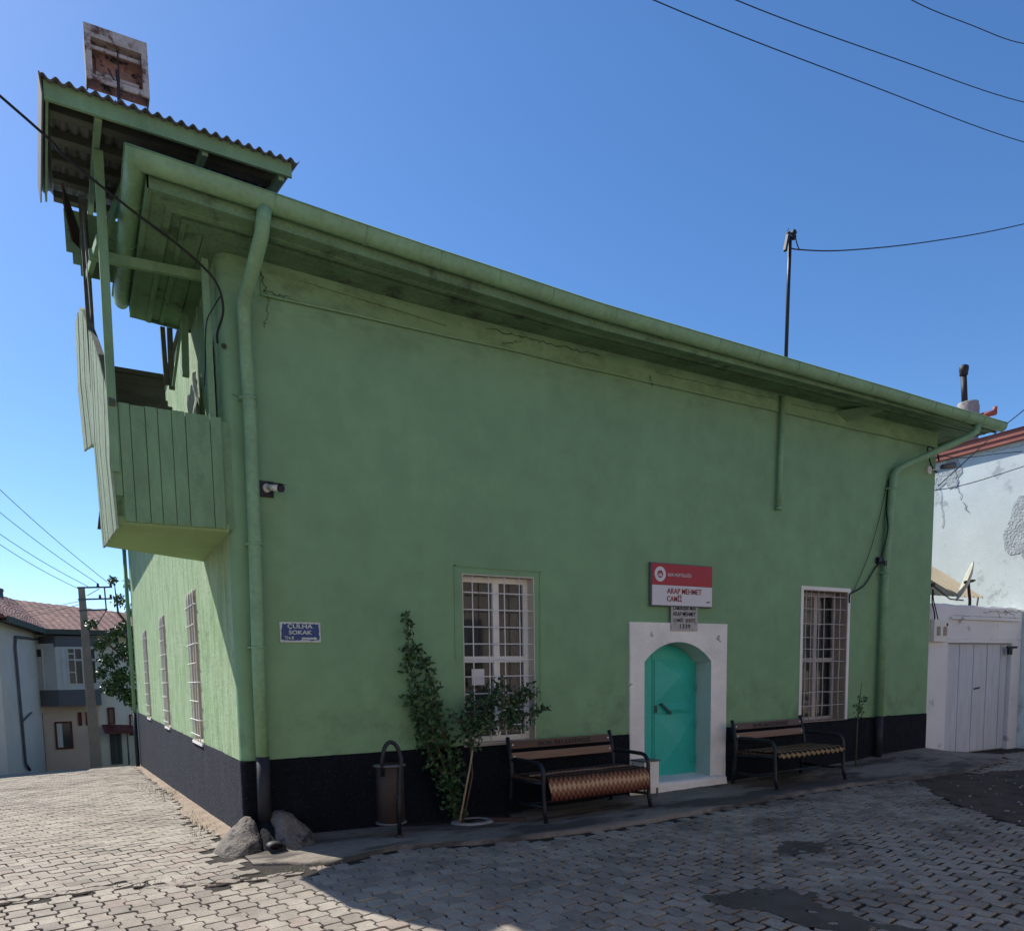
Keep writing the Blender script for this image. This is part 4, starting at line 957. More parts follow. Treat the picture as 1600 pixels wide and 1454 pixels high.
# benches
def bench_at(name, label, loc, rot):
    # local: x along the seat, y = 0 at the back legs, front at -.66
    t = thing(name, label, 'bench', loc, 'benches along the green wall'); ORG[t.name] = Vector((0, 0, 0))
    hl = .78
    for sx in (-1, 1):
        x = sx * hl; fr_ = MB()
        fr_.tube([(x, -.70, 0), (x, -.665, .14), (x, -.655, .40), (x, -.655, .52), (x, -.64, .585), (x, -.60, .63), (x, -.54, .645), (x, -.25, .655), (x, -.10, .655), (x, -.06, .64)], .024, 12)
        fr_.tube([(x, .02, 0), (x, -.0, .2), (x, -.03, .45), (x, -.02, .62), (x, .05, .9)], .024, 12)
        fr_.tube([(x, -.66, .17), (x, -.33, .155), (x, -.0, .17)], .018, 10); fr_.tube([(x, -.655, .43), (x, -.03, .41)], .02, 10)
        part('side_frame', fr_, 'black_metal', t)
        f = MB(); f.tube([(x, -.70, 0), (x, -.70, .014)], .03, 12); f.tube([(x, .02, 0), (x, .02, .014)], .03, 12); part('foot', f, 'black_metal', t)
    sm = MB(); sm.tube([(-hl, -.33, .155), (hl, -.33, .155)], .014, 8); part('stretcher', sm, 'black_metal', t)
    for k in range(5):
        b = MB(); y = -.62 + k * .13; b.box((-hl + .0, y, .435), (hl - .0, y + .105, .465)); part('seat_slat', b, 'bench_wood', t, bevel=.006)
    for k, (z, m_) in enumerate(((.80, 'bench_wood'), (.665, 'bench_wood_light'))):
        y = .005 + (z - .62) * .25
        Mx = Matrix.Translation((0, y, z)) @ Matrix.Rotation(rad(-14), 4, 'X')
        b = MB(); b.box((-hl + .0, -.035, -.048), (hl, -.005, .048), M4=Mx); bs = part('back_slat', b, m_, t, bevel=.006)
        bt = MB()
        for sx in (-1, 1): bt.tube([Mx @ Vector((sx * (hl - .05), -.033, 0)), Mx @ Vector((sx * (hl - .05), -.041, 0))], .011, 10)
        part('bolt', bt, 'plastic_white', bs)
        if k == 0:
            tm_ = text_mb('BOR BELEDİYESİ', (-.36, 0, -.03), .055, .80, .012)
            tm_.v = [tuple(Mx @ Vector((p[0], p[1] - .0375, p[2]))) for p in tm_.v]; part('lettering', tm_, 'dark_text', bs)
    t.rotation_euler = (0, 0, rot)
    return t
b1 = bench_at('bench', 'dark bench on tube legs left of the door under the shrub', (3.775, -.20, zf(3.8, -.55) + .003), rad(2.5))
def clone(o, parent=None):
    c_ = o.copy(); C.objects.link(c_); c_.parent = parent
    for k in list(o.children): clone(k, c_)
    return c_
b2 = clone(b1); b2.location = (7.46, -.2, zf(7.5, -.5) + .003); b2.rotation_euler = (0, 0, rad(3.5)); b2['label'] = 'dark bench on tube legs right of the door under the barred window'
def rug(name, label, bench, x0, x1, path, m_, uvs):
    # draped along a profile of (y, z), wavy along x, in bench space
    mb = MB(); cum = [0]
    for a, b in zip(path, path[1:]): cum.append(cum[-1] + math.hypot(b[0] - a[0], b[1] - a[1]))
    Mx = Matrix.Translation(bench.location) @ Matrix.Rotation(bench.rotation_euler.z, 4, 'Z')
    n = len(path) - 1
    def f(u, v):
        k = min(n - 1, int(v * n)); t = v * n - k; x = lerp(x0, x1, u); y = lerp(path[k][0], path[k + 1][0], t); z = lerp(path[k][1], path[k + 1][1], t)
        w_ = .008 * noise.noise((x * 5, y * 6, z * 6)); return tuple(Mx @ Vector((x + .01 * noise.noise((v * 5, u * 3, 0)), y + w_, z + w_)))
    def uvf(u, v):
        k = min(n - 1, int(v * n)); t = v * n - k; return (lerp(x0, x1, u), (lerp(cum[k], cum[k + 1], t)) * uvs)
    mb.grid(f, 80, n * 4, uv=uvf); o = part(name, mb, m_, loc=tuple(bench.location)); so_ = o.modifiers.new('thick', 'SOLIDIFY'); so_.thickness = .012; so_.offset = 1
    return tag(o, label, 'rug')
rug('seat_rug', 'brown diamond patterned rug hanging over the front of the left bench', b1, -.735, .735,
    [(-.73, .235), (-.725, .30), (-.715, .36), (-.70, .42), (-.675, .468), (-.63, .485), (-.55, .48), (-.45, .482), (-.35, .478), (-.25, .48), (-.12, .476)], 'rug1', 10.0)
rug('seat_rug', 'yellow and black zigzag rug laid on the seat of the right bench', b2, -.75, .75,
    [(-.70, .40), (-.695, .435), (-.67, .468), (-.62, .482), (-.5, .479), (-.4, .482), (-.28, .478), (-.1, .477)], 'rug2', 13.0)

# litter bin hung on a bent tube
zb0 = zf(1.4, -.6)
s = thing('litter_bin', 'dark brown cylindrical litter bin on bent black tube post beside climber', 'litter bin', (1.42, -.66, zb0))
b = MB(); b.tube([(1.385, -.70, zb0), (1.40, -.69, -1.3), (1.425, -.68, -.9), (1.44, -.68, -.82)] + [(1.345 + .095 * math.cos(rad(a)), -.66 + .02 * math.sin(rad(a)), -.82 + .18 * math.sin(rad(a))) for a in range(15, 180, 15)] + [(1.25, -.64, -.82), (1.25, -.63, -.98)], .022, 12)
po = part('post', b, 'black_metal', s)
b = MB(); b.lathe((1.385, -.70, zb0), [(.055, 0), (.055, .012), (.03, .03), (.024, .03)], 12); part('base_plate', b, 'rust', po)
b = MB(); b.lathe((1.365, -.54, 0), [(0, -1.475), (.13, -1.475), (.142, -1.46), (.142, -.90), (.138, -.895), (.128, -.90), (.128, -1.4)], 28)
bo = part('body', b, 'bin', s)
b = MB(); b.lathe((1.365, -.54, 0), [(.12, -.895), (.165, -.893), (.168, -.882), (.12, -.872)], 28); part('rim', b, 'sign_grey', bo)
b = MB(); b.lathe((1.365, -.54, 0), [(.12, -1.488), (.16, -1.486), (.162, -1.474), (.12, -1.468)], 28); part('rim', b, 'sign_grey', bo)
b = MB(); b.beam((1.40, -.69, -1.2), (1.38, -.66, -1.2), .03, .05); b.beam((1.42, -.69, -1.0), (1.40, -.66, -1.0), .03, .05); part('bracket', b, 'black_metal', bo)

# concrete lumps round the foot of the downpipe
def lump(name, label, c_, ax_, h, seed, cut, pw):
    mb = MB(); n, m_2 = 34, 16; z0 = zg(*c_) - .03; V = []
    for j in range(m_2 + 1):
        t = j / m_2; r_ = (1 - t * .96) ** pw; zz = z0 + (h + .03) * t
        for k in range(n):
            a = 2 * math.pi * k / n; q = 1 + .24 * noise.noise((math.cos(a) * 1.5, math.sin(a) * 1.5, seed + t * 2)) + .12 * noise.noise((math.cos(a) * 5, math.sin(a) * 5, seed + t * 6))
            x = c_[0] + ax_[0] * r_ * q * math.cos(a) + cut[0] * t; y = c_[1] + ax_[1] * r_ * q * math.sin(a) + cut[1] * t
            V.append((x, y, zz + .022 * noise.noise((x * 9, y * 9, zz * 9)) + .01 * noise.noise((x * 23, y * 23, zz * 23))))
    mb.add(V, [(j * n + k, j * n + (k + 1) % n, (j + 1) * n + (k + 1) % n, (j + 1) * n + k) for j in range(m_2) for k in range(n)], 0, True)
    mb.f.append(tuple(len(mb.v) - n + k for k in range(n))); mb.mi.append(0); mb.sm.append(True)
    return tag(part(name, mb, 'rock', loc=(c_[0], c_[1], z0)), label, 'boulder')
lump('concrete_lump', 'sunlit pale wedge of concrete on the left of the downpipe foot', (-.11, -.26), (.25, .31), .29, 2, (.12, .19), .7)
lump('concrete_lump', 'rounded half tarred concrete lump on the right of the downpipe foot', (.39, -.30), (.25, .34), .30, 8, (-.05, .22), .5)
# spout stub between them
lump('tar_mass', 'black tarred mass round the foot of the left downpipe between two lumps', (.17, -.27), (.17, .30), .25, 5, (.01, .18), .6)
bpy.data.objects['tar_mass'].data.materials[0] = M['plinth']
sp_ = MB(); sp_.lathe((.175, -.56, -1.578), [(.062, -.1), (.068, .05), (.05, .05), (.046, -.05), (0, -.05)], 16, 0, Matrix.Rotation(rad(90), 3, 'X') @ Matrix.Diagonal((1.25, .62, 1))); tag(part('spout', sp_, 'black_pipe', loc=(.16, -.56, -1.6)), 'black drain mouth at ground level between the two concrete lumps', 'drain')
# white box on the step
s = thing('metal_box', 'small white box with dark lid standing left of the teal door', 'box', (5.11, -.2, -1.5))
b = MB(); b.box((4.985, -.30, -1.50), (5.235, -.06, -1.15)); part('body', b, 'white', s, bevel=.008)
b = MB(); b.box((4.97, -.315, -1.148), (5.25, -.045, -1.13)); part('lid', b, 'sign_grey', s, bevel=.004)
b = MB()
for x in (5.0, 5.21): b.box((x, -.29, -1.66), (x + .02, -.27, -1.50)); b.box((x, -.09, -1.66), (x + .02, -.07, -1.50))
part_each('leg', b, 'sign_grey', s)

# ------------------------------------------------------------------ plants
def leaf_quad(mb, p, d, n, l, wd, mi=0):
    # a folded leaf: two halves with a raised rim and a pointed tip
    d = d.normalized(); sd = d.cross(n)
    if sd.length < 1e-4: return
    sd.normalize(); n = sd.cross(d); tip = p + d * l - n * l * .18; a = p + d * l * .45
    mb.add([p, a + sd * wd + n * wd * .35, tip, a - sd * wd + n * wd * .35, a], [(0, 4, 1), (1, 4, 2), (0, 3, 4), (3, 2, 4)], mi)
def rnd_dir():
    v = Vector((random.gauss(0, 1), random.gauss(0, 1), random.gauss(0, 1))); return v.normalized()
def foliage(mb, stems, per_m, spread, l, droop=.3):
    for path, sp0, sp1 in stems:
        for a, b in zip(path, path[1:]):
            a, b = Vector(a), Vector(b); n = max(1, int((b - a).length * per_m))
            for k in range(n):
                t = random.random(); base = a.lerp(b, t); r_ = random.random() ** .6 * lerp(sp0, sp1, t) * spread
                p = base + rnd_dir() * r_
                if p.y > -.015: p.y = -.015 - random.random() * .05
                d = (rnd_dir() + Vector((0, -.35, -droop))); leaf_quad(mb, p, d, rnd_dir() + Vector((0, -.6, .5)), l * random.uniform(.4, 1.3), l * random.uniform(.2, .42))
# climbing plant on the wall: two arms that rise from one root
s = thing('climbing_plant', 'tall dark green climber leaning left up the wall beside the bin', 'climbing plant', (2.27, -.25, zf(2.27, -.25)))
st1 = [[(2.27, -.25, -1.66), (2.21, -.2, -1.2), (2.1, -.14, -.75), (1.98, -.12, -.35), (1.84, -.1, .0), (1.80, -.1, .35), (1.81, -.1, .72)],
       [(2.25, -.22, -1.4), (2.25, -.15, -.9), (2.12, -.12, -.45), (2.1, -.1, -.1), (1.98, -.1, .2), (1.88, -.1, .38)],
       [(2.2, -.2, -1.2), (2.02, -.12, -.85), (1.93, -.1, -.5), (1.77, -.1, -.2)]]
b = MB()
for p_ in st1: b.tube(p_, [lerp(.016, .004, k / (len(p_) - 1)) for k in range(len(p_))], 7)
part('stem', b, 'bark', s)
b = MB()
SP = [(.13, .14), (.16, .18), (.18, .18), (.15, .13), (.11, .10), (.07, .05)]
for (p_, w_) in zip(st1, (SP, [(.12, .15), (.16, .15), (.12, .12), (.1, .08), (.06, .04)], [(.14, .16), (.15, .12), (.1, .05)])):
    for (a, c_), (s0, s1) in zip(zip(p_, p_[1:]), w_): foliage(b, [([a, c_], s0, s1)], 215 if s0 > .08 else 110, 1.15, .075)
part('foliage', b, 'leaf', s)
# shrub before the first window
s = thing('shrub', 'loose leafy shrub tied to a cane in front of the first window', 'shrub', (2.28, -.33, zf(2.28, -.33)))
st2 = [[(2.30, -.33, -1.66), (2.44, -.33, -1.1), (2.42, -.33, -.72), (2.55, -.33, -.45), (2.8, -.32, -.28), (3.1, -.3, -.25), (3.35, -.3, -.2)],
       [(2.42, -.33, -.72), (2.40, -.3, -.45), (2.47, -.3, -.2)], [(2.5, -.33, -.55), (2.8, -.34, -.52), (3.05, -.34, -.48), (3.22, -.34, -.45), (3.45, -.33, -.37)], [(2.6, -.33, -.4), (2.8, -.3, -.15), (2.88, -.3, -.05)], [(2.45, -.33, -.6), (2.25, -.3, -.45), (2.17, -.3, -.4)], [(2.9, -.33, -.45), (3.1, -.33, -.22), (3.2, -.33, -.12)]]
b = MB()
for p_ in st2: b.tube(p_, [lerp(.012, .003, k / (len(p_) - 1)) for k in range(len(p_))], 7)
part('stem', b, 'bark', s)
b = MB()
foliage(b, [(st2[0][2:6], .17, .15), (st2[1], .12, .1), (st2[2][:4], .13, .13), (st2[3], .13, .09), (st2[5], .12, .06)], 360, 1.1, .065)
foliage(b, [(st2[0][5:], .08, .05), (st2[4], .07, .04), (st2[2][3:], .06, .05)], 190, 1.0, .055)
part('foliage', b, 'leaf2', s)
cn = MB(); cn.tube([(2.245, -.36, zf(2.25, -.36)), (2.30, -.36, -1.4), (2.40, -.35, -1.0), (2.47, -.34, -.68)], .011, 8)
for (x, z) in ((2.27, -1.5), (2.315, -1.32), (2.36, -1.15), (2.41, -.95)): cn.tube([(x, -.355, z - .006), (x + .003, -.355, z + .006)], .014, 8)
tag(part('cane', cn, 'cane', loc=(2.245, -.36, -1.66)), 'pale bamboo cane propping up the shrub', 'cane')
pl = MB(); z_ = zf(2.45, -.4)
pl.lathe((2.42, -.34, z_ - .02), [(.26, 0), (.25, .035), (.2, .045), (.17, .03)], 18, 0, Matrix.Diagonal((1, .8, 1))); tag(part('plant_ring', pl, 'pale_concrete', loc=(2.42, -.34, z_)), 'low broken concrete ring round the foot of the climber', 'planter')
tw = MB(); tw.beam((2.62, -.42, z_ + .03), (2.95, -.62, z_ + .02), .05, .03); tag(part('timber_scrap', tw, 'rust', loc=(2.7, -.5, z_)), 'dark scrap of timber lying beside the cane', 'scrap wood')
# sapling by the second window
zs = zf(9.33, -.3)
s = thing('sapling', 'thin young sapling with few leaves between second window and right downpipe', 'sapling', (9.33, -.3, zs))
b = MB(); q = [(9.33, -.3, zs), (9.34, -.3, -1.1), (9.35, -.3, -.75), (9.39, -.3, -.45), (9.43, -.3, -.2)]; b.tube(q, [.013, .012, .01, .007, .003], 7); part('trunk', b, 'bark', s)
b = MB()
foliage(b, [([(9.36, -.3, -.78), (9.39, -.3, -.42)], .09, .05), ([(9.36, -.3, -.62), (9.25, -.3, -.58)], .05, .05), ([(9.39, -.3, -.5), (9.55, -.3, -.47)], .05, .05)], 110, 1, .06); part('foliage', b, 'leaf', s)
b = MB(); foliage(b, [([(9.2, -.34, zs + .04), (9.45, -.34, zs + .04)], .05, .05)], 160, 1, .03)
tag(part('weed', b, 'leaf2', loc=(9.33, -.34, zs)), 'small dark weed growing round the foot of the sapling', 'weed')
# tree behind the far corner
s = thing('tree', 'leafy dark tree behind the far corner of the green building', 'tree', (.75, 18.2, -2.7))
b = MB(); b.tube([(.75, 18.2, -2.9), (.72, 18.2, -1.2), (.62, 18.15, .2), (.4, 18.1, 1.4), (.25, 18.1, 2.4), (.3, 18.1, 3.6)], [.13, .12, .10, .07, .045, .015], 9)
LI = [[(.62, 18.15, .1), (.2, 18.0, .5), (-.5, 17.9, 1.2), (-1.0, 17.9, 1.95)], [(.68, 18.2, -.6), (.2, 18.1, -.3), (-.4, 18.0, -.2), (-.8, 18, -.3)], [(.4, 18.1, 1.4), (-.2, 18, 2.2), (-.25, 18, 3.1)], [(.5, 18.1, .9), (.2, 18.2, 1.4), (-.4, 18.2, 1.55)], [(.7, 18.2, -.2), (1.3, 18.2, .8), (1.5, 18.2, 1.8)], [(.6, 18.2, .0), (.0, 18.1, .2), (-.7, 18, .45)]]
for p_ in LI: b.tube(p_, [lerp(.06, .012, k / (len(p_) - 1)) for k in range(len(p_))], 7)
part('trunk', b, 'bark', s)
b = MB()
clumps = [(-.55, .75, .33, 200), (-.2, .2, .4, 300), (-.55, -.1, .32, 190), (-.1, -.35, .35, 220), (.3, .6, .45, 300), (-.05, 1.05, .36, 240), (-.72, 1.25, .26, 110), (-.95, 1.85, .2, 60), (-.42, 1.5, .26, 110), (-.1, 1.75, .26, 110), (.3, 1.5, .4, 200), (.3, 2.3, .34, 140), (-.15, 2.6, .22, 80), (.28, 3.1, .25, 110), (-.28, 3.2, .14, 35), (.4, -.2, .4, 240), (1.2, .6, .6, 300), (1.3, 1.7, .5, 200), (.9, 2.4, .4, 140), (.75, 1.0, .5, 240), (-.78, .35, .2, 70), (.1, -.62, .25, 90)]
for (x, z, r_, n) in clumps:
    for k in range(n):
        d = rnd_dir(); p = Vector((x, 18.1, z)) + Vector((d.x * r_, d.y * r_ * 1.2, d.z * r_ * .8)) * random.random() ** .45
        leaf_quad(b, p, rnd_dir() + Vector((0, 0, -.4)), rnd_dir() + Vector((0, 0, .8)), random.uniform(.09, .16), random.uniform(.035, .055))
part('foliage', b, 'tree_leaf', s)

# ------------------------------------------------------------------ roof furniture and overhead lines
s = thing('crate', 'weathered open wooden crate on a thin pole above the balcony roof', 'crate', (-.73, .3, 4.78))
b = MB(); b.tube([(-.735, .3, 4.76), (-.73, .31, 5.55)], .012, 8); b.tube([(-.73, .31, 5.40), (-.80, .34, 5.56)], .006, 6); b.tube([(-.76, .30, 5.28), (-.74, .3, 5.2)], .006, 6); b.tube([(-.725, .285, 4.8), (-.715, .31, 5.72)], .006, 6); part('pole', b, 'rust', s)
cx0, cx1, cz0, cz1, cy0, cy1 = -.985, -.465, 5.40, 5.86, .3, .46
b = MB()
b.box((cx0, cy0, cz1 - .10), (cx1, cy1, cz1 - .085)); b.prism([(cx0, cy0, cz1 - .085), (cx1, cy0, cz1 - .085), (cx1 + .0, cy0, cz1 + .01), (cx0, cy0, cz1 - .0)], (0, .02, 0))
b.box((cx0, cy0 - .004, cz0), (cx0 + .055, cy0 + .02, cz1 - .10)); b.box((cx1 - .055, cy0 - .004, cz0), (cx1, cy0 + .02, cz1 - .10)); b.box((cx0 + .055, cy0, cz0), (cx1 - .055, cy0 + .02, cz0 + .05))
b.box((cx0 + .055, cy0 + .03, cz1 - .175), (cx1 - .055, cy0 + .05, cz1 - .145)); b.box((cx0 + .08, cy0 + .05, cz0 + .09), (cx1 - .08, cy0 + .07, cz0 + .115))
part('frame', b, 'crate', s, bevel=.003)
b = MB(); b.box((cx0, cy0 + .022, cz0), (cx0 + .014, cy1, cz1 - .1)); b.box((cx1 - .014, cy0 + .022, cz0), (cx1, cy1, cz1 - .1)); part_each('side_board', b, 'dark_wood', s)
b = MB()
for k in range(4): b.box((cx0 + .015, cy1 - .02 + .004 * (k % 2), cz0 + .015 + k * .09), (cx1 - .015, cy1 - .005, cz0 + .10 + k * .09))
b.box((cx0 + .09, cy1 - .045, cz0 + .14), (cx1 - .2, cy1 - .03, cz0 + .27)); b.box((cx0 + .26, cy1 - .06, cz0 + .12), (cx1 - .1, cy1 - .046, cz0 + .22)); part('back_board', b, 'crate_in', s)
zr = zroof(9.76, 1.5)
s = thing('roof_pole', 'thin black iron pole with insulator standing on the green building roof', 'pole', (9.74, 1.5, zr))
b = MB(); b.tube([(9.74, 1.5, zr - .02), (9.78, 1.5, 6.6), (9.80, 1.5, 7.40)], .032, 10); part('shaft', b, 'black_metal', s)
b = MB(); b.beam((9.68, 1.5, 7.14), (9.76, 1.5, 7.46), .05, .05); b.tube([(9.72, 1.5, 7.44), (9.84, 1.48, 7.44)], .02, 8); b.lathe((9.87, 1.48, 7.36), [(.0, 0), (.03, 0), (.045, .04), (.03, .07), (.05, .10), (.03, .15), (0, .16)], 12); b.tube([(9.745, 1.5, 7.46), (9.745, 1.5, 7.52)], .008, 6); b.tube([(9.9, 1.48, 7.42), (9.96, 1.48, 7.3), (10.02, 1.48, 7.22)], .01, 6); part_each('insulator', b, 'black_pipe', s)
cable('overhead_wire', [(9.81, 1.49, 7.235), (9.98, 1.49, 7.23), (11.26, 1.49, 7.53), (13.79, 1.49, 8.31), (17.28, 1.49, 9.55), (24, 1.49, 12.2)], .011, 'thin sagging wire running right from the roof pole', 'wire')
def scale_to(y1, y0, p): k = (y1 + 7.5) / (y0 + 7.5); return (-1.373 + (p[0] + 1.373) * k, y1, p[2] * k)
for (a, b_, lab) in (((7.16, 2, 10.47), (18.15, 2, 11.78), 'lowest of the three overhead wires in the top right sky'), ((8.98, 2, 11.17), (18.07, 2, 12.59), 'middle one of the three overhead wires in the top right sky'), ((13.81, 2, 13.04), (17.95, 2, 13.76), 'uppermost and shortest of the three overhead wires at the top right')):
    A, B = Vector(scale_to(-2.5, 2, a)), Vector(scale_to(-2.5, 2, b_)); d = B - A
    P = [A - d * 1.0 + Vector((0, 0, .5)), A - d * .4 + Vector((0, 0, .16)), A, A + d * .5 - Vector((0, 0, .02)), B, B + d * .6 + Vector((0, 0, .25)), B + d * 1.4 + Vector((0, 0, .7))]
    cable('overhead_wire', P, .0048, lab, 'wire', group='street wires', loc=tuple(A))

# ------------------------------------------------------------------ right-hand neighbours
s = thing('yard_wall', 'low whitewashed yard wall with plank gate at the right of the green building', 'wall', (13.4, .2, -1.64))
b = MB(); y0w, y1w = .10, .38
def wt(x): return 1.10 + .02 * noise.noise((x * 1.7, 0, 0)) + .012 * noise.noise((x * 6, 0, 0))
def panel(a, b2, z0, z1=None):
    xs3 = [lerp(a, b2, k / 10) for k in range(11)]
    P = [(a, y0w, z0), (b2, y0w, z0)] + [(x, y0w, z1 if z1 is not None else wt(x)) for x in reversed(xs3)]
    b.prism(P, (0, y1w - y0w, 0))
panel(11.715, 12.5, -1.7, .5); panel(14.68, 15.02, -1.7, .5); panel(11.715, 15.02, .5)
part('wall', b, 'gate_white', s, bevel=.01)
b = MB(); b.box((12.5, y0w - .05, .86), (14.85, y0w - .002, .91)); b.box((12.46, y0w - .012, .44), (14.7, y0w - .002, .50)); part('lintel', b, 'gate_white', s, bevel=.008)
b = MB(); nb = 9; gx0, gx1 = 12.53, 14.66
for k in range(nb):
    a, c_ = lerp(gx0, gx1, k / nb), lerp(gx0, gx1, (k + 1) / nb)
    b.box((a + .006, .17 + .006 * (k % 2), -1.62 + .03 * random.random()), (c_ - .006, .195 + .006 * (k % 2), .425))
gp = part('gate', b, 'gate_wood', s, bevel=.003)
b = MB(); b.box((gx0, .197, -1.2), (gx1, .215, -1.1)); b.box((gx0, .197, .1), (gx1, .215, .2)); b.box((gx0 - .02, .23, -1.7), (gx1 + .02, .24, .45)); part('backing', b, 'gate_wood', gp)
b = MB(); b.beam((13.52, .165, -.42), (13.68, .15, -.40), .02, .03); part('latch', b, 'black_metal', gp)
b = MB(); b.box((14.45, .05, .34), (14.78, .09, .38)); b.box((14.48, .05, .22), (14.6, .09, .34)); part('hinge', b, 'black_metal', gp)
b = MB(); b.tube([(x, .24 + .03 * math.sin(x * 4), wt(x) + .012 + .03 * abs(noise.noise((x * 3, 1, 1)))) for x in np.linspace(11.75, 15.0, 30)], [.03 + .015 * abs(noise.noise((k * .7, 0, 0))) for k in range(30)], 8); part('coping', b, 'gate_white', s)
b = CrackSet()
crack(b, (13.6, 1.02), (15.0, 1.06), .014, y0w - .002, 20, .04); crack(b, (14.1, 1.02), (14.2, .92), .014, y0w - .002, 5, .02); crack(b, (14.3, 1.05), (14.7, .98), .016, y0w - .002, 8, .05); crack(b, (14.7, .98), (14.75, .9), .012, y0w - .002, 4, .02); crack(b, (12.55, .93), (14.8, .92), .01, y0w - .052, 22, .01)
for q in b: part('crack', q, 'crack', s)
mb_ = thing('meter_box', 'grey electricity meter box with two dark windows on the white yard wall', 'meter box', (12.1, .1, .44))
b = MB(); b.box((11.9, .02, .455), (12.33, .098, .845)); part('case', b, 'plastic_white', mb_, bevel=.006)
b = MB()
for x in (11.98, 12.18): b.box((x, .013, .56), (x + .1, .019, .72))
part_each('meter_window', b, 'brown_frame', mb_)
b = MB(); b.box((12.27, .012, .73), (12.31, .019, .78)); part('lock', b, 'black_metal', mb_)
cb = MB(); cb.box((15.06, .02, .12), (15.35, .098, .72)); tag(part('wall_cabinet', cb, 'sign_grey', loc=(15.2, .1, .12), bevel=.006), 'dark grey cabinet on the wall at the right edge', 'cabinet')
cable('cable', [(11.74, -.02, 1.35), (11.80, .02, 1.15), (11.92, .04, .95), (11.95, .05, .85)], .012, 'black cable running into the top of the meter box')
cable('cable', [(11.76, -.02, 1.30), (11.85, .03, 1.2), (11.98, .05, 1.0), (12.05, .05, .85)], .010, 'second black cable drooping beside the one into the meter box')
# satellite dish
s = thing('satellite_dish', 'pale satellite dish seen edge-on on top of the yard wall', 'satellite dish', (13.42, .25, 1.1))
dirv = Vector((-.56, .78, .32)).normalized(); Rm = dirv.to_track_quat('Z', 'Y').to_matrix(); cdish = Vector((13.16, .22, 1.58))
b = MB(); b.lathe(cdish, [(0, -.07)] + [(r_, -.07 + .07 * (r_ / .37) ** 2) for r_ in (.1, .2, .3, .37)] + [(.375, -.005), (.3, -.03), (.2, -.06), (0, -.085)], 32, 0, Rm); part('dish', b, 'dish', s)
b = MB(); b.tube([(13.42, .25, 1.08), (13.42, .25, 1.25), (13.36, .24, 1.4), (13.3, .23, 1.6)], .026, 8); b.beam((13.18, .22, 1.56), (13.42, .22, 1.60), .05, .05); b.beam((13.3, .22, 1.60), (13.5, .22, 1.61), .03, .03); b.beam((13.42, .25, 1.1), (13.68, .25, 1.12), .03, .03); b.beam((13.66, .25, 1.12), (13.7, .25, 1.3), .02, .02); part('mount', b, 'rust', s)
b = MB(); b.tube([cdish - Vector((.02, 0, .35)), cdish + Vector((-.45, 0, -.34)), cdish + Vector((-1.0, .0, -.12))], .012, 6); b.box(tuple(cdish + Vector((-1.06, -.03, -.14))), tuple(cdish + Vector((-.98, .03, -.08)))); part('feed_arm', b, 'rust', s)
# lean-to roof behind the yard wall
s = thing('shed', 'low shed with sunlit cream ribbed roof behind the yard wall', 'shed', (13.2, 1.5, -1.64))
b = MB(); sl = lambda y: 1.13 + (y - .5) * .60
def shf(u, v):
    x = lerp(11.9, 14.25, u); y = lerp(.42, 2.6, v); t = (x * 6.5) % 1; return (x, y, 1.24 + (y - .31) * .735 + (.03 if t < .22 else 0))
b.grid(shf, 188, 6, smooth=False); part('roof', b, 'cream_sheet', s)
b = MB(); b.box((12.0, .7, -1.7), (14.2, 2.5, 1.2)); part('wall', b, 'gate_white', s)
st_ = MB(); st_.tube([(12.75, .9, 1.6), (12.74, .9, 1.85), (12.66, .9, 2.02), (12.63, .9, 2.1)], .025, 8); st_.box((12.57, .86, 2.04), (12.74, .94, 2.14)); tag(part('flue', st_, 'pale_concrete', loc=(12.75, .9, 1.6)), 'short bent white flue standing on the cream shed roof', 'flue')
# pale blue house
s = thing('house', 'pale blue rendered house with red eaves and sunlit peeling side wall', 'house', (18, 4, -1.64))
b = MB(); b.box((15.03, -.9, -1.9), (23, 8.5, 4.36)); part('wall', b, 'blue_wall', s)
b = MB(); P = []
for k in range(26):
    a = 2 * math.pi * k / 26; q = 1 + .35 * noise.noise((math.cos(a) * 1.3, math.sin(a) * 1.3, 4)) + .12 * noise.noise((math.cos(a) * 4, math.sin(a) * 4, 4)); P.append((15.022, .12 + .34 * q * math.cos(a), 2.62 + .62 * q * math.sin(a)))
b.prism(P, (.02, 0, 0)); part('bare_patch', b, 'bare', s)
b = MB(); P = []
for k in range(30):
    a = 2 * math.pi * k / 30; q = 1 + .5 * noise.noise((math.cos(a) * 1.6, math.sin(a) * 1.6, 9)) + .2 * noise.noise((math.cos(a) * 5, math.sin(a) * 5, 4)); P.append((15.022, 1.62 + .28 * q * math.cos(a), 4.02 + .3 * q * math.sin(a)))
b.prism(P, (.02, 0, 0)); part('bare_patch', b, 'bare', s)
bs = CrackSet()
def crack_yz(p, q, wd, n=9, wob=.03):
    b = MB(); bs.append(b); wd *= .7
    P_ = [(lerp(p[0], q[0], k / n) + jit(wob), lerp(p[1], q[1], k / n) + jit(wob)) for k in range(n + 1)]
    for a, c_ in zip(P_, P_[1:]): b.beam((15.02, a[0], a[1]), (15.02, c_[0], c_[1]), .004, wd * random.uniform(.4, 1.2), up=(0, 1, 0))
crack_yz((1.8, 3.9), (1.7, 3.0), .012, 14); crack_yz((1.5, 4.2), (1.35, 3.5), .012, 10); crack_yz((.9, 4.3), (.2, 4.25), .010, 12); crack_yz((1.3, 3.4), (1.2, 3.2), .014, 5)
for q in bs: part('crack', q, 'sign_grey', s)
b = MB(); b.box((14.93, -1.2, 4.36), (23.3, 8.8, 4.46)); b.box((14.91, -1.2, 4.46), (14.97, 8.8, 4.58)); part('eave', b, 'red_eave', s)
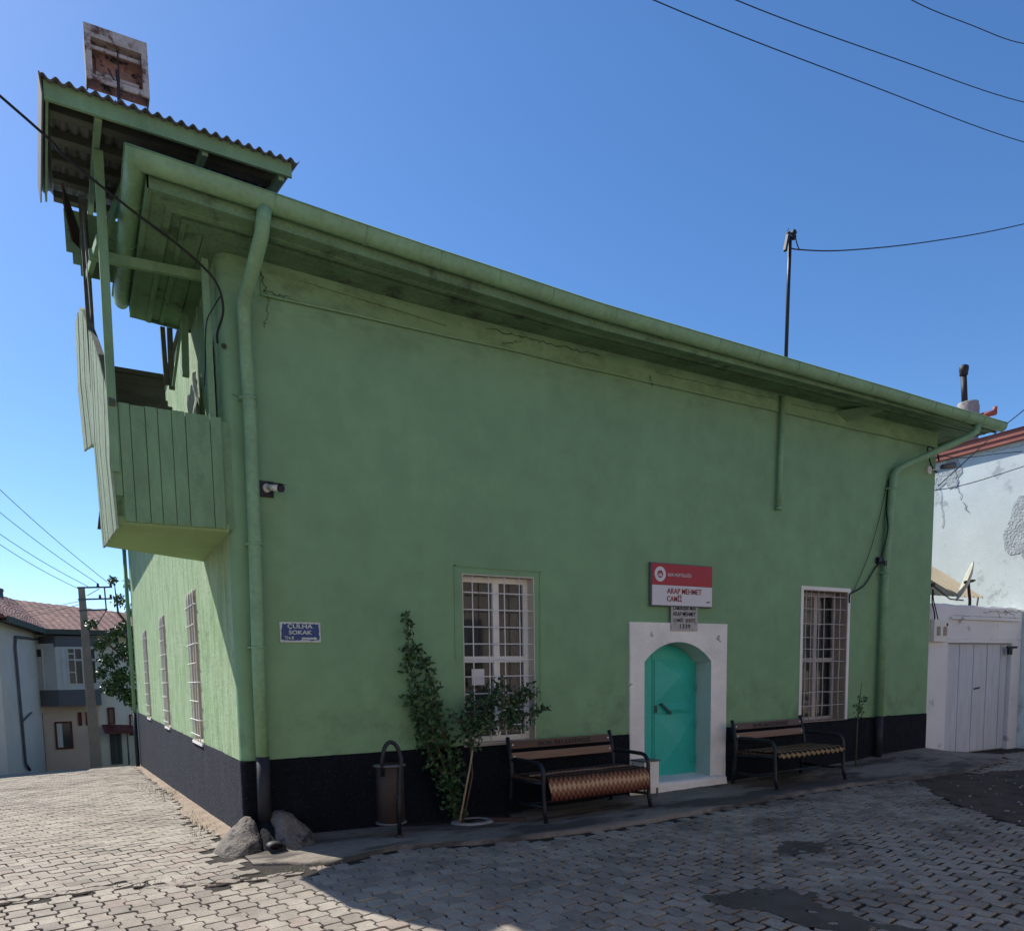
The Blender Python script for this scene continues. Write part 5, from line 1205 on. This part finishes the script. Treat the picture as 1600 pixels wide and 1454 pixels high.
b = MB(); b.add([(14.88, -1.25, 4.585), (23.3, -1.25, 4.585), (23.3, 8.8, 4.585), (14.88, 8.8, 4.585), (19, -1.25, 5.55), (19, 8.8, 5.55)], [(0, 4, 5, 3), (4, 1, 2, 5), (0, 1, 4), (3, 5, 2), (3, 2, 1, 0)]); hr = part('roof', b, 'red_eave', s)
b = MB(); b.lathe((16.5, 2.08, 4.95), [(.22, 0), (.22, .82), (.2, .90), (.2, .93), (.13, .95), (0, .95)], 18); part('chimney', b, 'pale_concrete', hr)
b = MB(); b.tube([(16.5, 2.15, 5.85), (16.5, 2.2, 6.5)], .062, 12); b.lathe((16.5, 2.2, 6.5), [(.062, 0), (.085, .02), (.085, .09), (.095, .11), (.095, .2), (.05, .24), (0, .24)], 14); part('flue_pipe', b, 'black_pipe', hr)
b = MB(); b.tube([(16.5, 1.95, 5.52), (16.5, 1.5, 5.50)], .06, 10); b.tube([(16.5, 1.52, 5.5), (16.5, 1.52, 5.62)], .045, 8); part('ridge_tile', b, 'red_eave', hr)
cable('cable', [(11.75, -.05, 3.1), (12.4, -.1, 3.55), (12.62, -.45, 3.95), (12.44, -.70, 4.0), (13.0, -.70, 4.32), (15, -.7, 5.5)], .008, 'cable passing the right end of the gutter towards the sky', loc=(12.44, -.7, 4.0))
cable('cable', [(11.78, .2, 3.05), (13.0, .15, 3.30), (15.3, .1, 3.95), (18, .0, 4.75)], .008, 'cable stretched straight across the pale blue wall')
cable('cable', [(12.3, .5, 3.85), (13.2, .4, 3.85), (14.4, .3, 4.05), (16, .2, 4.3)], .007, 'cable sagging just below the red eaves')

# ------------------------------------------------------------------ far street on the left
H = 1.102
def far(x, z, y=25.0): k = (y + 7.5) / 29.5; return (-1.373 + (x + 1.373) * k, y, z * k)  # points taken from image pixels, scaled about the camera to depth y
s = thing('house', 'two storey grey and pink house with tiled roof at the end of the street', 'house', (-1.5, 27, -3.3))
b = MB(); b.prism([(-3.5, 19.1, -3.6), (-2.72, 25.0, -3.6), (-2.72, 30, -3.6), (-9, 30, -3.6), (-9, 19.1, -3.6)], (0, 0, 5.7)); part('wall', b, 'grey_wall', s, label='grey wing along the street')
b = MB(); b.box((-2.72, 25.0, -3.6), (-.80, 29, -.75)); part('wall', b, 'pink_wall', s, label='pinkish ground floor')
b = MB(); b.box((-.798, 25.0, -3.6), (2.6, 29, 1.97)); b.box((-2.72, 25.004, -.75), (-.798, 29, 1.97)); part('wall', b, 'pale_wall', s)
b = MB(); b.box((-2.95, 24.86, -3.6), (-2.72, 24.99, -1.1)); part('corner_strip', b, 'slate', s)
# enclosed bay on the upper floor
P0, P1, P2, P3 = (far(-2.86, 0)[0], 25.0), (far(-2.06, 0, 24.3)[0], 24.3), (far(-.76, 0, 24.35)[0], 24.35), (far(-.74, 0)[0], 25.0)
b = MB(); b.prism([(*P0, -.80), (*P1, -.80), (*P2, -.80), (*P3, -.80)], (0, 0, .62)); bay = part('bay', b, 'slate', s)
def inset(q, c_, k): return (lerp(q[0], c_[0], k), lerp(q[1], c_[1], k))
cc = (-1.9, 25.0); Q = [inset(q, cc, .05) for q in (P0, P1, P2, P3)]
b = MB(); b.prism([(*q, -.18) for q in Q], (0, 0, 1.75)); part('bay_panel', b, 'bay_white', bay)
b = MB()
def on_face(A, B, t, off=.02):
    d = (Vector(B) - Vector(A)); n = Vector((d.y, -d.x)).normalized(); p = Vector(A) + d * t; return (p.x + n.x * off, p.y + n.y * off)
for (t0, t1, z0, z1) in ((.30, .44, .05, .45), (.30, .44, .5, 1.15), (.47, .62, .05, .9), (.47, .62, .98, 1.35), (.66, .8, .05, .9), (.66, .8, .98, 1.35), (.84, .96, .05, .9), (.84, .96, .98, 1.35), (.30, .44, 1.2, 1.38)):
    a, c_ = on_face(Q[1], Q[2], t0, .012), on_face(Q[1], Q[2], t1, .012); b.add([(*a, z0), (*c_, z0), (*c_, z1), (*a, z1)], [(0, 1, 2, 3)])
a, c_ = on_face(Q[0], Q[1], .15, .012), on_face(Q[0], Q[1], .42, .012); b.add([(*a, 1.08), (*c_, 1.08), (*c_, 1.36), (*a, 1.36)], [(0, 1, 2, 3)])
part_each('bay_pane', b, 'dark_glass', bay)
b = MB()
for (A, B, ts) in ((Q[0], Q[1], (0, .48, 1)), (Q[1], Q[2], (.02, .14, .27, .455, .64, .82, .98))):
    for t in ts: p = on_face(A, B, t, .02); b.box((p[0] - .02, p[1] - .02, -.18), (p[0] + .02, p[1] + .02, 1.4))
    for z in (-.16, .95, 1.38, .0): p, q = on_face(A, B, 0, .02), on_face(A, B, 1, .02); b.beam((*p, z), (*q, z), .03, .045)
part('bay_frame', b, 'bay_white', bay)
b = MB(); b.prism([(*q, 1.44) for q in (inset(P0, cc, .3), inset(P1, cc, .02), inset(P2, cc, .02), P3)], (0, 0, .40)); part('bay_panel', b, 'slate', bay)
def far_window(x0, x1, z0, z1, frame, y=25.0, name='window', split=True):
    a, c_ = far(x0, z0), far(x1, z1); f = MB(); w_ = .07
    A, B, z0_, z1_ = a[0], c_[0], min(a[2], c_[2]), max(a[2], c_[2])
    f.box((A, y - .05, z0_), (A + w_, y - .002, z1_)); f.box((B - w_, y - .05, z0_), (B, y - .002, z1_)); f.box((A + w_, y - .05, z0_), (B - w_, y - .002, z0_ + w_)); f.box((A + w_, y - .05, z1_ - w_), (B - w_, y - .002, z1_))
    o = part(name, f, frame, s); g_ = MB(); g_.box((A + w_, y - .03, z0_ + w_), (B - w_, y - .006, z1_ - w_)); part('pane', g_, 'dark_glass', o)
    if split:
        k = MB(); k.box((A + w_, y - .04, z0_ + w_), (lerp(A, B, .42), y - .032, z1_ - w_)); part('curtain', k, 'bay_white', o)
    return o
far_window(-2.26, -1.72, -2.25, -1.28, 'maroon'); far_window(-.58, -.34, -1.45, -.84, 'maroon', split=False); far_window(.12, .36, -1.89, -1.12, 'maroon')
far_window(-1.52, -1.40, -1.45, -.97, 'maroon', split=False); far_window(-1.28, -1.12, -1.45, -.97, 'maroon', split=False)
far_window(-.72, -.45, .55, .2, 'bay_white', split=False)
b = MB(); a, c_ = far(-.56, -1.78), far(-.2, -2.75); b.box((a[0], 24.95, -3.2), (c_[0], 24.998, -1.98)); dd = part('door', b, 'door_grey', s)
b = MB(); b.box((c_[0] - .05, 24.93, -3.2), (c_[0] + .02, 24.949, -1.95)); b.box((a[0] + .18, 24.94, -3.1), (a[0] + .24, 24.949, -2.05)); part('door_frame', b, 'slate', dd)
b = MB(); b.prism([(far(-.78, 0)[0], 25, -1.66), (far(.3, 0)[0], 25, -1.74), (far(.22, 0)[0], 24.1, -1.95), (far(-.72, 0)[0], 24.1, -1.90)], (0, 0, .07)); part('awning', b, 'maroon', s)
b = MB(); a = far(-.1, -1.8); b.tube([(a[0] + .1, 24.3, -3.2), (a[0] + .1, 24.3, -1.9)], .03, 8); part('awning_post', b, 'slate', s)
# tiled roof with wavy courses
b = MB()
E0, E1, E2 = Vector((-3.17, 18.7, 2.06)), Vector((-2.35, 24.2, 2.04)), Vector((2.9, 24.2, 1.96)); Ra, Rb, Rc = Vector((-3.6, 29.3, 3.62)), Vector((-6.4, 18.9, 3.8)), Vector((.2, 29.0, 2.95)); Rd = Vector((2.9, 29.0, 2.9))
def tiled(A, B, Cc, D, nu, nv):
    nrm = (B - A).cross(D - A).normalized(); nrm = nrm if nrm.z > 0 else -nrm
    def f(u, v):
        p = A.lerp(B, u).lerp(D.lerp(Cc, u), v); q = (v * nv / 4) % 1
        return tuple(p + nrm * (.010 * math.sin(u * (B - A).length / .24 * 6.283) + .02 * (1 - q) + .012 * noise.noise((u * 40, v * 30, 0))))
    b.grid(f, nu, nv, smooth=False)
tiled(E0, E1, Ra, Rb, 150, 96); tiled(E1, E2, Rd, Ra, 130, 96)
b.add([tuple(Ra), tuple(Rd), (2.9, 34, 2.0), (-3.6, 34, 2.0)], [(0, 1, 2, 3)]); b.add([tuple(Rb), tuple(Ra), (-9.4, 30, 2.0), (-9.4, 18.9, 2.0)], [(0, 1, 2, 3)]); b.add([tuple(Ra), (-3.6, 34, 2.0), (-9.4, 30, 2.0)], [(0, 1, 2)]); b.add([tuple(E0), tuple(Rb), (-9.4, 18.9, 2.0)], [(0, 1, 2)]); hr = part('roof', b, 'tile', s)
b = MB(); b.beam(E0 - Vector((0, 0, .05)), E1 - Vector((0, 0, .05)), .05, .2); b.beam(E1 - Vector((0, 0, .04)), E2 - Vector((0, 0, .04)), .05, .19); b.box((-2.7, 24.25, 1.90), (2.9, 25.0, 1.93)); b.prism([tuple(E0 - Vector((.0, 0, .1))), tuple(E1 - Vector((0, 0, .1))), (-2.72, 25.0, 1.95), (-3.5, 19.1, 1.98)], (0, 0, .02)); part('eave', b, 'dark_wood', hr)
for (x, y, z) in ((-4.35, 26.5, 3.4), (-3.95, 27.2, 3.4)):
    b = MB(); b.tube([(x, y, z - .3), (x, y, z + .32)], .12, 10); b.lathe((x, y, z + .32), [(.12, 0), (.15, .03), (.13, .12), (0, .16)], 10); part('chimney', b, 'slate', hr)
b = MB()
pp = lambda t, z: (lerp(-3.5, -2.72, t) + .06, lerp(19.1, 25, t), z)
b.tube([pp(.99, 1.75), pp(.36, 1.62), pp(.33, 1.3), pp(.36, -2.6), pp(.46, -2.9)], .045, 8); b.tube([pp(.36, -1.2), pp(.62, -.95)], .03, 8); part('drainpipe', b, 'slate', s)
# concrete utility pole
s = thing('utility_pole', 'tapered concrete utility pole with three steel crossarms at the street end', 'utility pole', (-1.08, 20, -2.9))
b = MB()
for z0, z1, w0, w1 in ((-3.0, 3.18, .17, .10),): b.add([(x + q * w_, 20 + e_ * w_, z) for (x, z, w_) in ((-1.07, z0, w0), (-1.145, z1, w1)) for q, e_ in ((-1, -1), (1, -1), (1, 1), (-1, 1))], [(0, 1, 5, 4), (1, 2, 6, 5), (2, 3, 7, 6), (3, 0, 4, 7), (4, 5, 6, 7)])
part('pole', b, 'pole', s, bevel=.02)
for z, x1 in ((3.16, -.24), (2.78, -.26), (2.42, -.42)):
    b = MB(); b.beam((-1.27, 19.9, z - .01), (x1, 19.9, z + .05), .05, .05); part('crossarm', b, 'slate', s)
b = MB(); b.beam((-.47, 19.9, 3.18), (-.46, 19.9, 2.42), .045, .045); b.beam((-1.0, 19.9, 2.9), (-.62, 19.9, 3.14), .02, .02); b.beam((-.47, 19.9, 2.42), (-.80, 19.9, 1.9), .03, .03); part('strut', b, 'slate', s)
b = MB()
for (x, z) in ((-.66, 3.19), (-.62, 2.82), (-.3, 2.84), (-.28, 3.22)): b.lathe((x, 19.9, z), [(.02, 0), (.05, .03), (.03, .07), (.045, .1), (0, .14)], 8)
part_each('insulator', b, 'rust', s)
for k, (a, b_) in enumerate((((-1.2, 20, 3.1), (-3.95, 20, 4.9)), ((-.95, 20, 3.2), (-3.95, 20, 5.25)), ((-.62, 20, 3.28), (-3.95, 20, 6.05)), ((-.3, 20, 3.3), (-3.95, 20, 6.9)))):
    A, B = Vector(a), Vector(b_); B = A + (B - A) * 1.0
    pts_ = [A + Vector((0, -.1, 0))]
    for t in (.25, .5, .75, 1.0, 2.2): q = A + (B - A) * t; q.y = 20 - 3.2 * t; kk = (q.y + 7.5) / 27.5; pts_.append(Vector((-1.373 + (q.x + 1.373) * kk, q.y, q.z * kk + (-.10 * math.sin(math.pi * min(t, 1)) ))))
    cable('overhead_wire', pts_, .009, 'overhead wire fanning out left from the concrete utility pole', 'wire', group='wires from the utility pole')
for a, b_ in (((-1.2, 19.9, 2.72), (-6.5, 24, 2.2)), ((-1.2, 19.9, 2.62), (-6.2, 24, 1.9))):
    cable('overhead_wire', [a, tuple(lerp(p, q, .4) - (.12 if i == 2 else 0) for i, (p, q) in enumerate(zip(a, b_))), b_], .009, 'low wire running left from the utility pole to the tiled roof', 'wire', group='service wires')

# ------------------------------------------------------------------ other side of the street: unseen house added to bounce sunlight onto the front
s = thing('house', 'long unseen cream house added across the street to bounce sunlight onto the green building', 'house', (4, -16, -1.64))
b = MB(); b.box((-16, -18, -1.9), (26, -10.2, 4.6)); part('wall', b, 'cream_wall', s)
b = MB(); b.add([(-16.5, -9.9, 4.6), (26.5, -9.9, 4.6), (26.5, -18.5, 4.6), (-16.5, -18.5, 4.6), (-16.5, -14.3, 6.5), (26.5, -14.3, 6.5)], [(0, 1, 5, 4), (2, 3, 4, 5), (1, 2, 5), (3, 0, 4), (3, 2, 1, 0)]); part('roof', b, 'tile', s)
for x in (-12, -7, -2, 8, 13, 18, 23):
    b = MB(); b.box((x - .6, -10.2, .0), (x + .6, -10.16, 1.6)); part('window', b, 'dark_glass', s)
b = MB(); b.box((2.4, -10.2, -1.7), (3.6, -10.15, .5)); part('door', b, 'maroon', s)

# ------------------------------------------------------------------ camera, light, sky
cam = bpy.data.cameras.new('camera'); co = bpy.data.objects.new('camera', cam); C.objects.link(co)
F_, CX, CY = 1136.45, 745.92, 1164.66
cam.sensor_width = 36; cam.sensor_fit = 'HORIZONTAL'; cam.lens = F_ / 1600 * 36
cam.shift_x = (800 - CX) / 1600; cam.shift_y = (CY - 727) / 1600; cam.clip_start = .05; cam.clip_end = 2000
yaw, pitch, roll = rad(28.44151), rad(-5.42739), rad(-1.15340)
f = Vector((math.sin(yaw) * math.cos(pitch), math.cos(yaw) * math.cos(pitch), math.sin(pitch))); r0 = Vector((math.cos(yaw), -math.sin(yaw), 0)); u0 = r0.cross(f)
r2 = r0 * math.cos(roll) + u0 * math.sin(roll); u2 = -r0 * math.sin(roll) + u0 * math.cos(roll)
co.matrix_world = Matrix(((r2.x, u2.x, -f.x, -1.373), (r2.y, u2.y, -f.y, -7.5), (r2.z, u2.z, -f.z, 0), (0, 0, 0, 1)))
SUN = Vector((-.47, 1.0, 1.18)).normalized()
su = bpy.data.lights.new('sun', 'SUN'); so = bpy.data.objects.new('sun', su); C.objects.link(so)
su.energy = 5.0; su.angle = rad(.53); su.color = (1, .95, .87); so.rotation_euler = SUN.to_track_quat('Z', 'Y').to_euler(); so.location = (-10, 20, 25)
wd = bpy.data.worlds.new('World'); bpy.context.scene.world = wd; wd.use_nodes = True
nt = wd.node_tree; sky = nt.nodes.new('ShaderNodeTexSky'); sky.sky_type = 'NISHITA'; sky.sun_disc = False
sky.sun_elevation = math.asin(SUN.z); sky.sun_rotation = math.atan2(SUN.x, SUN.y); sky.air_density = 1.0; sky.dust_density = .6; sky.ozone_density = 4.5; sky.altitude = 1100
hs = nt.nodes.new('ShaderNodeHueSaturation'); hs.inputs['Saturation'].default_value = 1.16; hs.inputs['Hue'].default_value = .502; nt.links.new(sky.outputs[0], hs.inputs['Color']); nt.links.new(hs.outputs[0], nt.nodes['Background'].inputs[0]); nt.nodes['Background'].inputs[1].default_value = .125
sc = bpy.context.scene; sc.camera = co
sc.view_settings.view_transform = 'Standard'; sc.view_settings.look = 'None'; sc.view_settings.exposure = .48; sc.view_settings.gamma = 1
for o in list(C.objects):
    if o.parent is None: o.location.z += UP
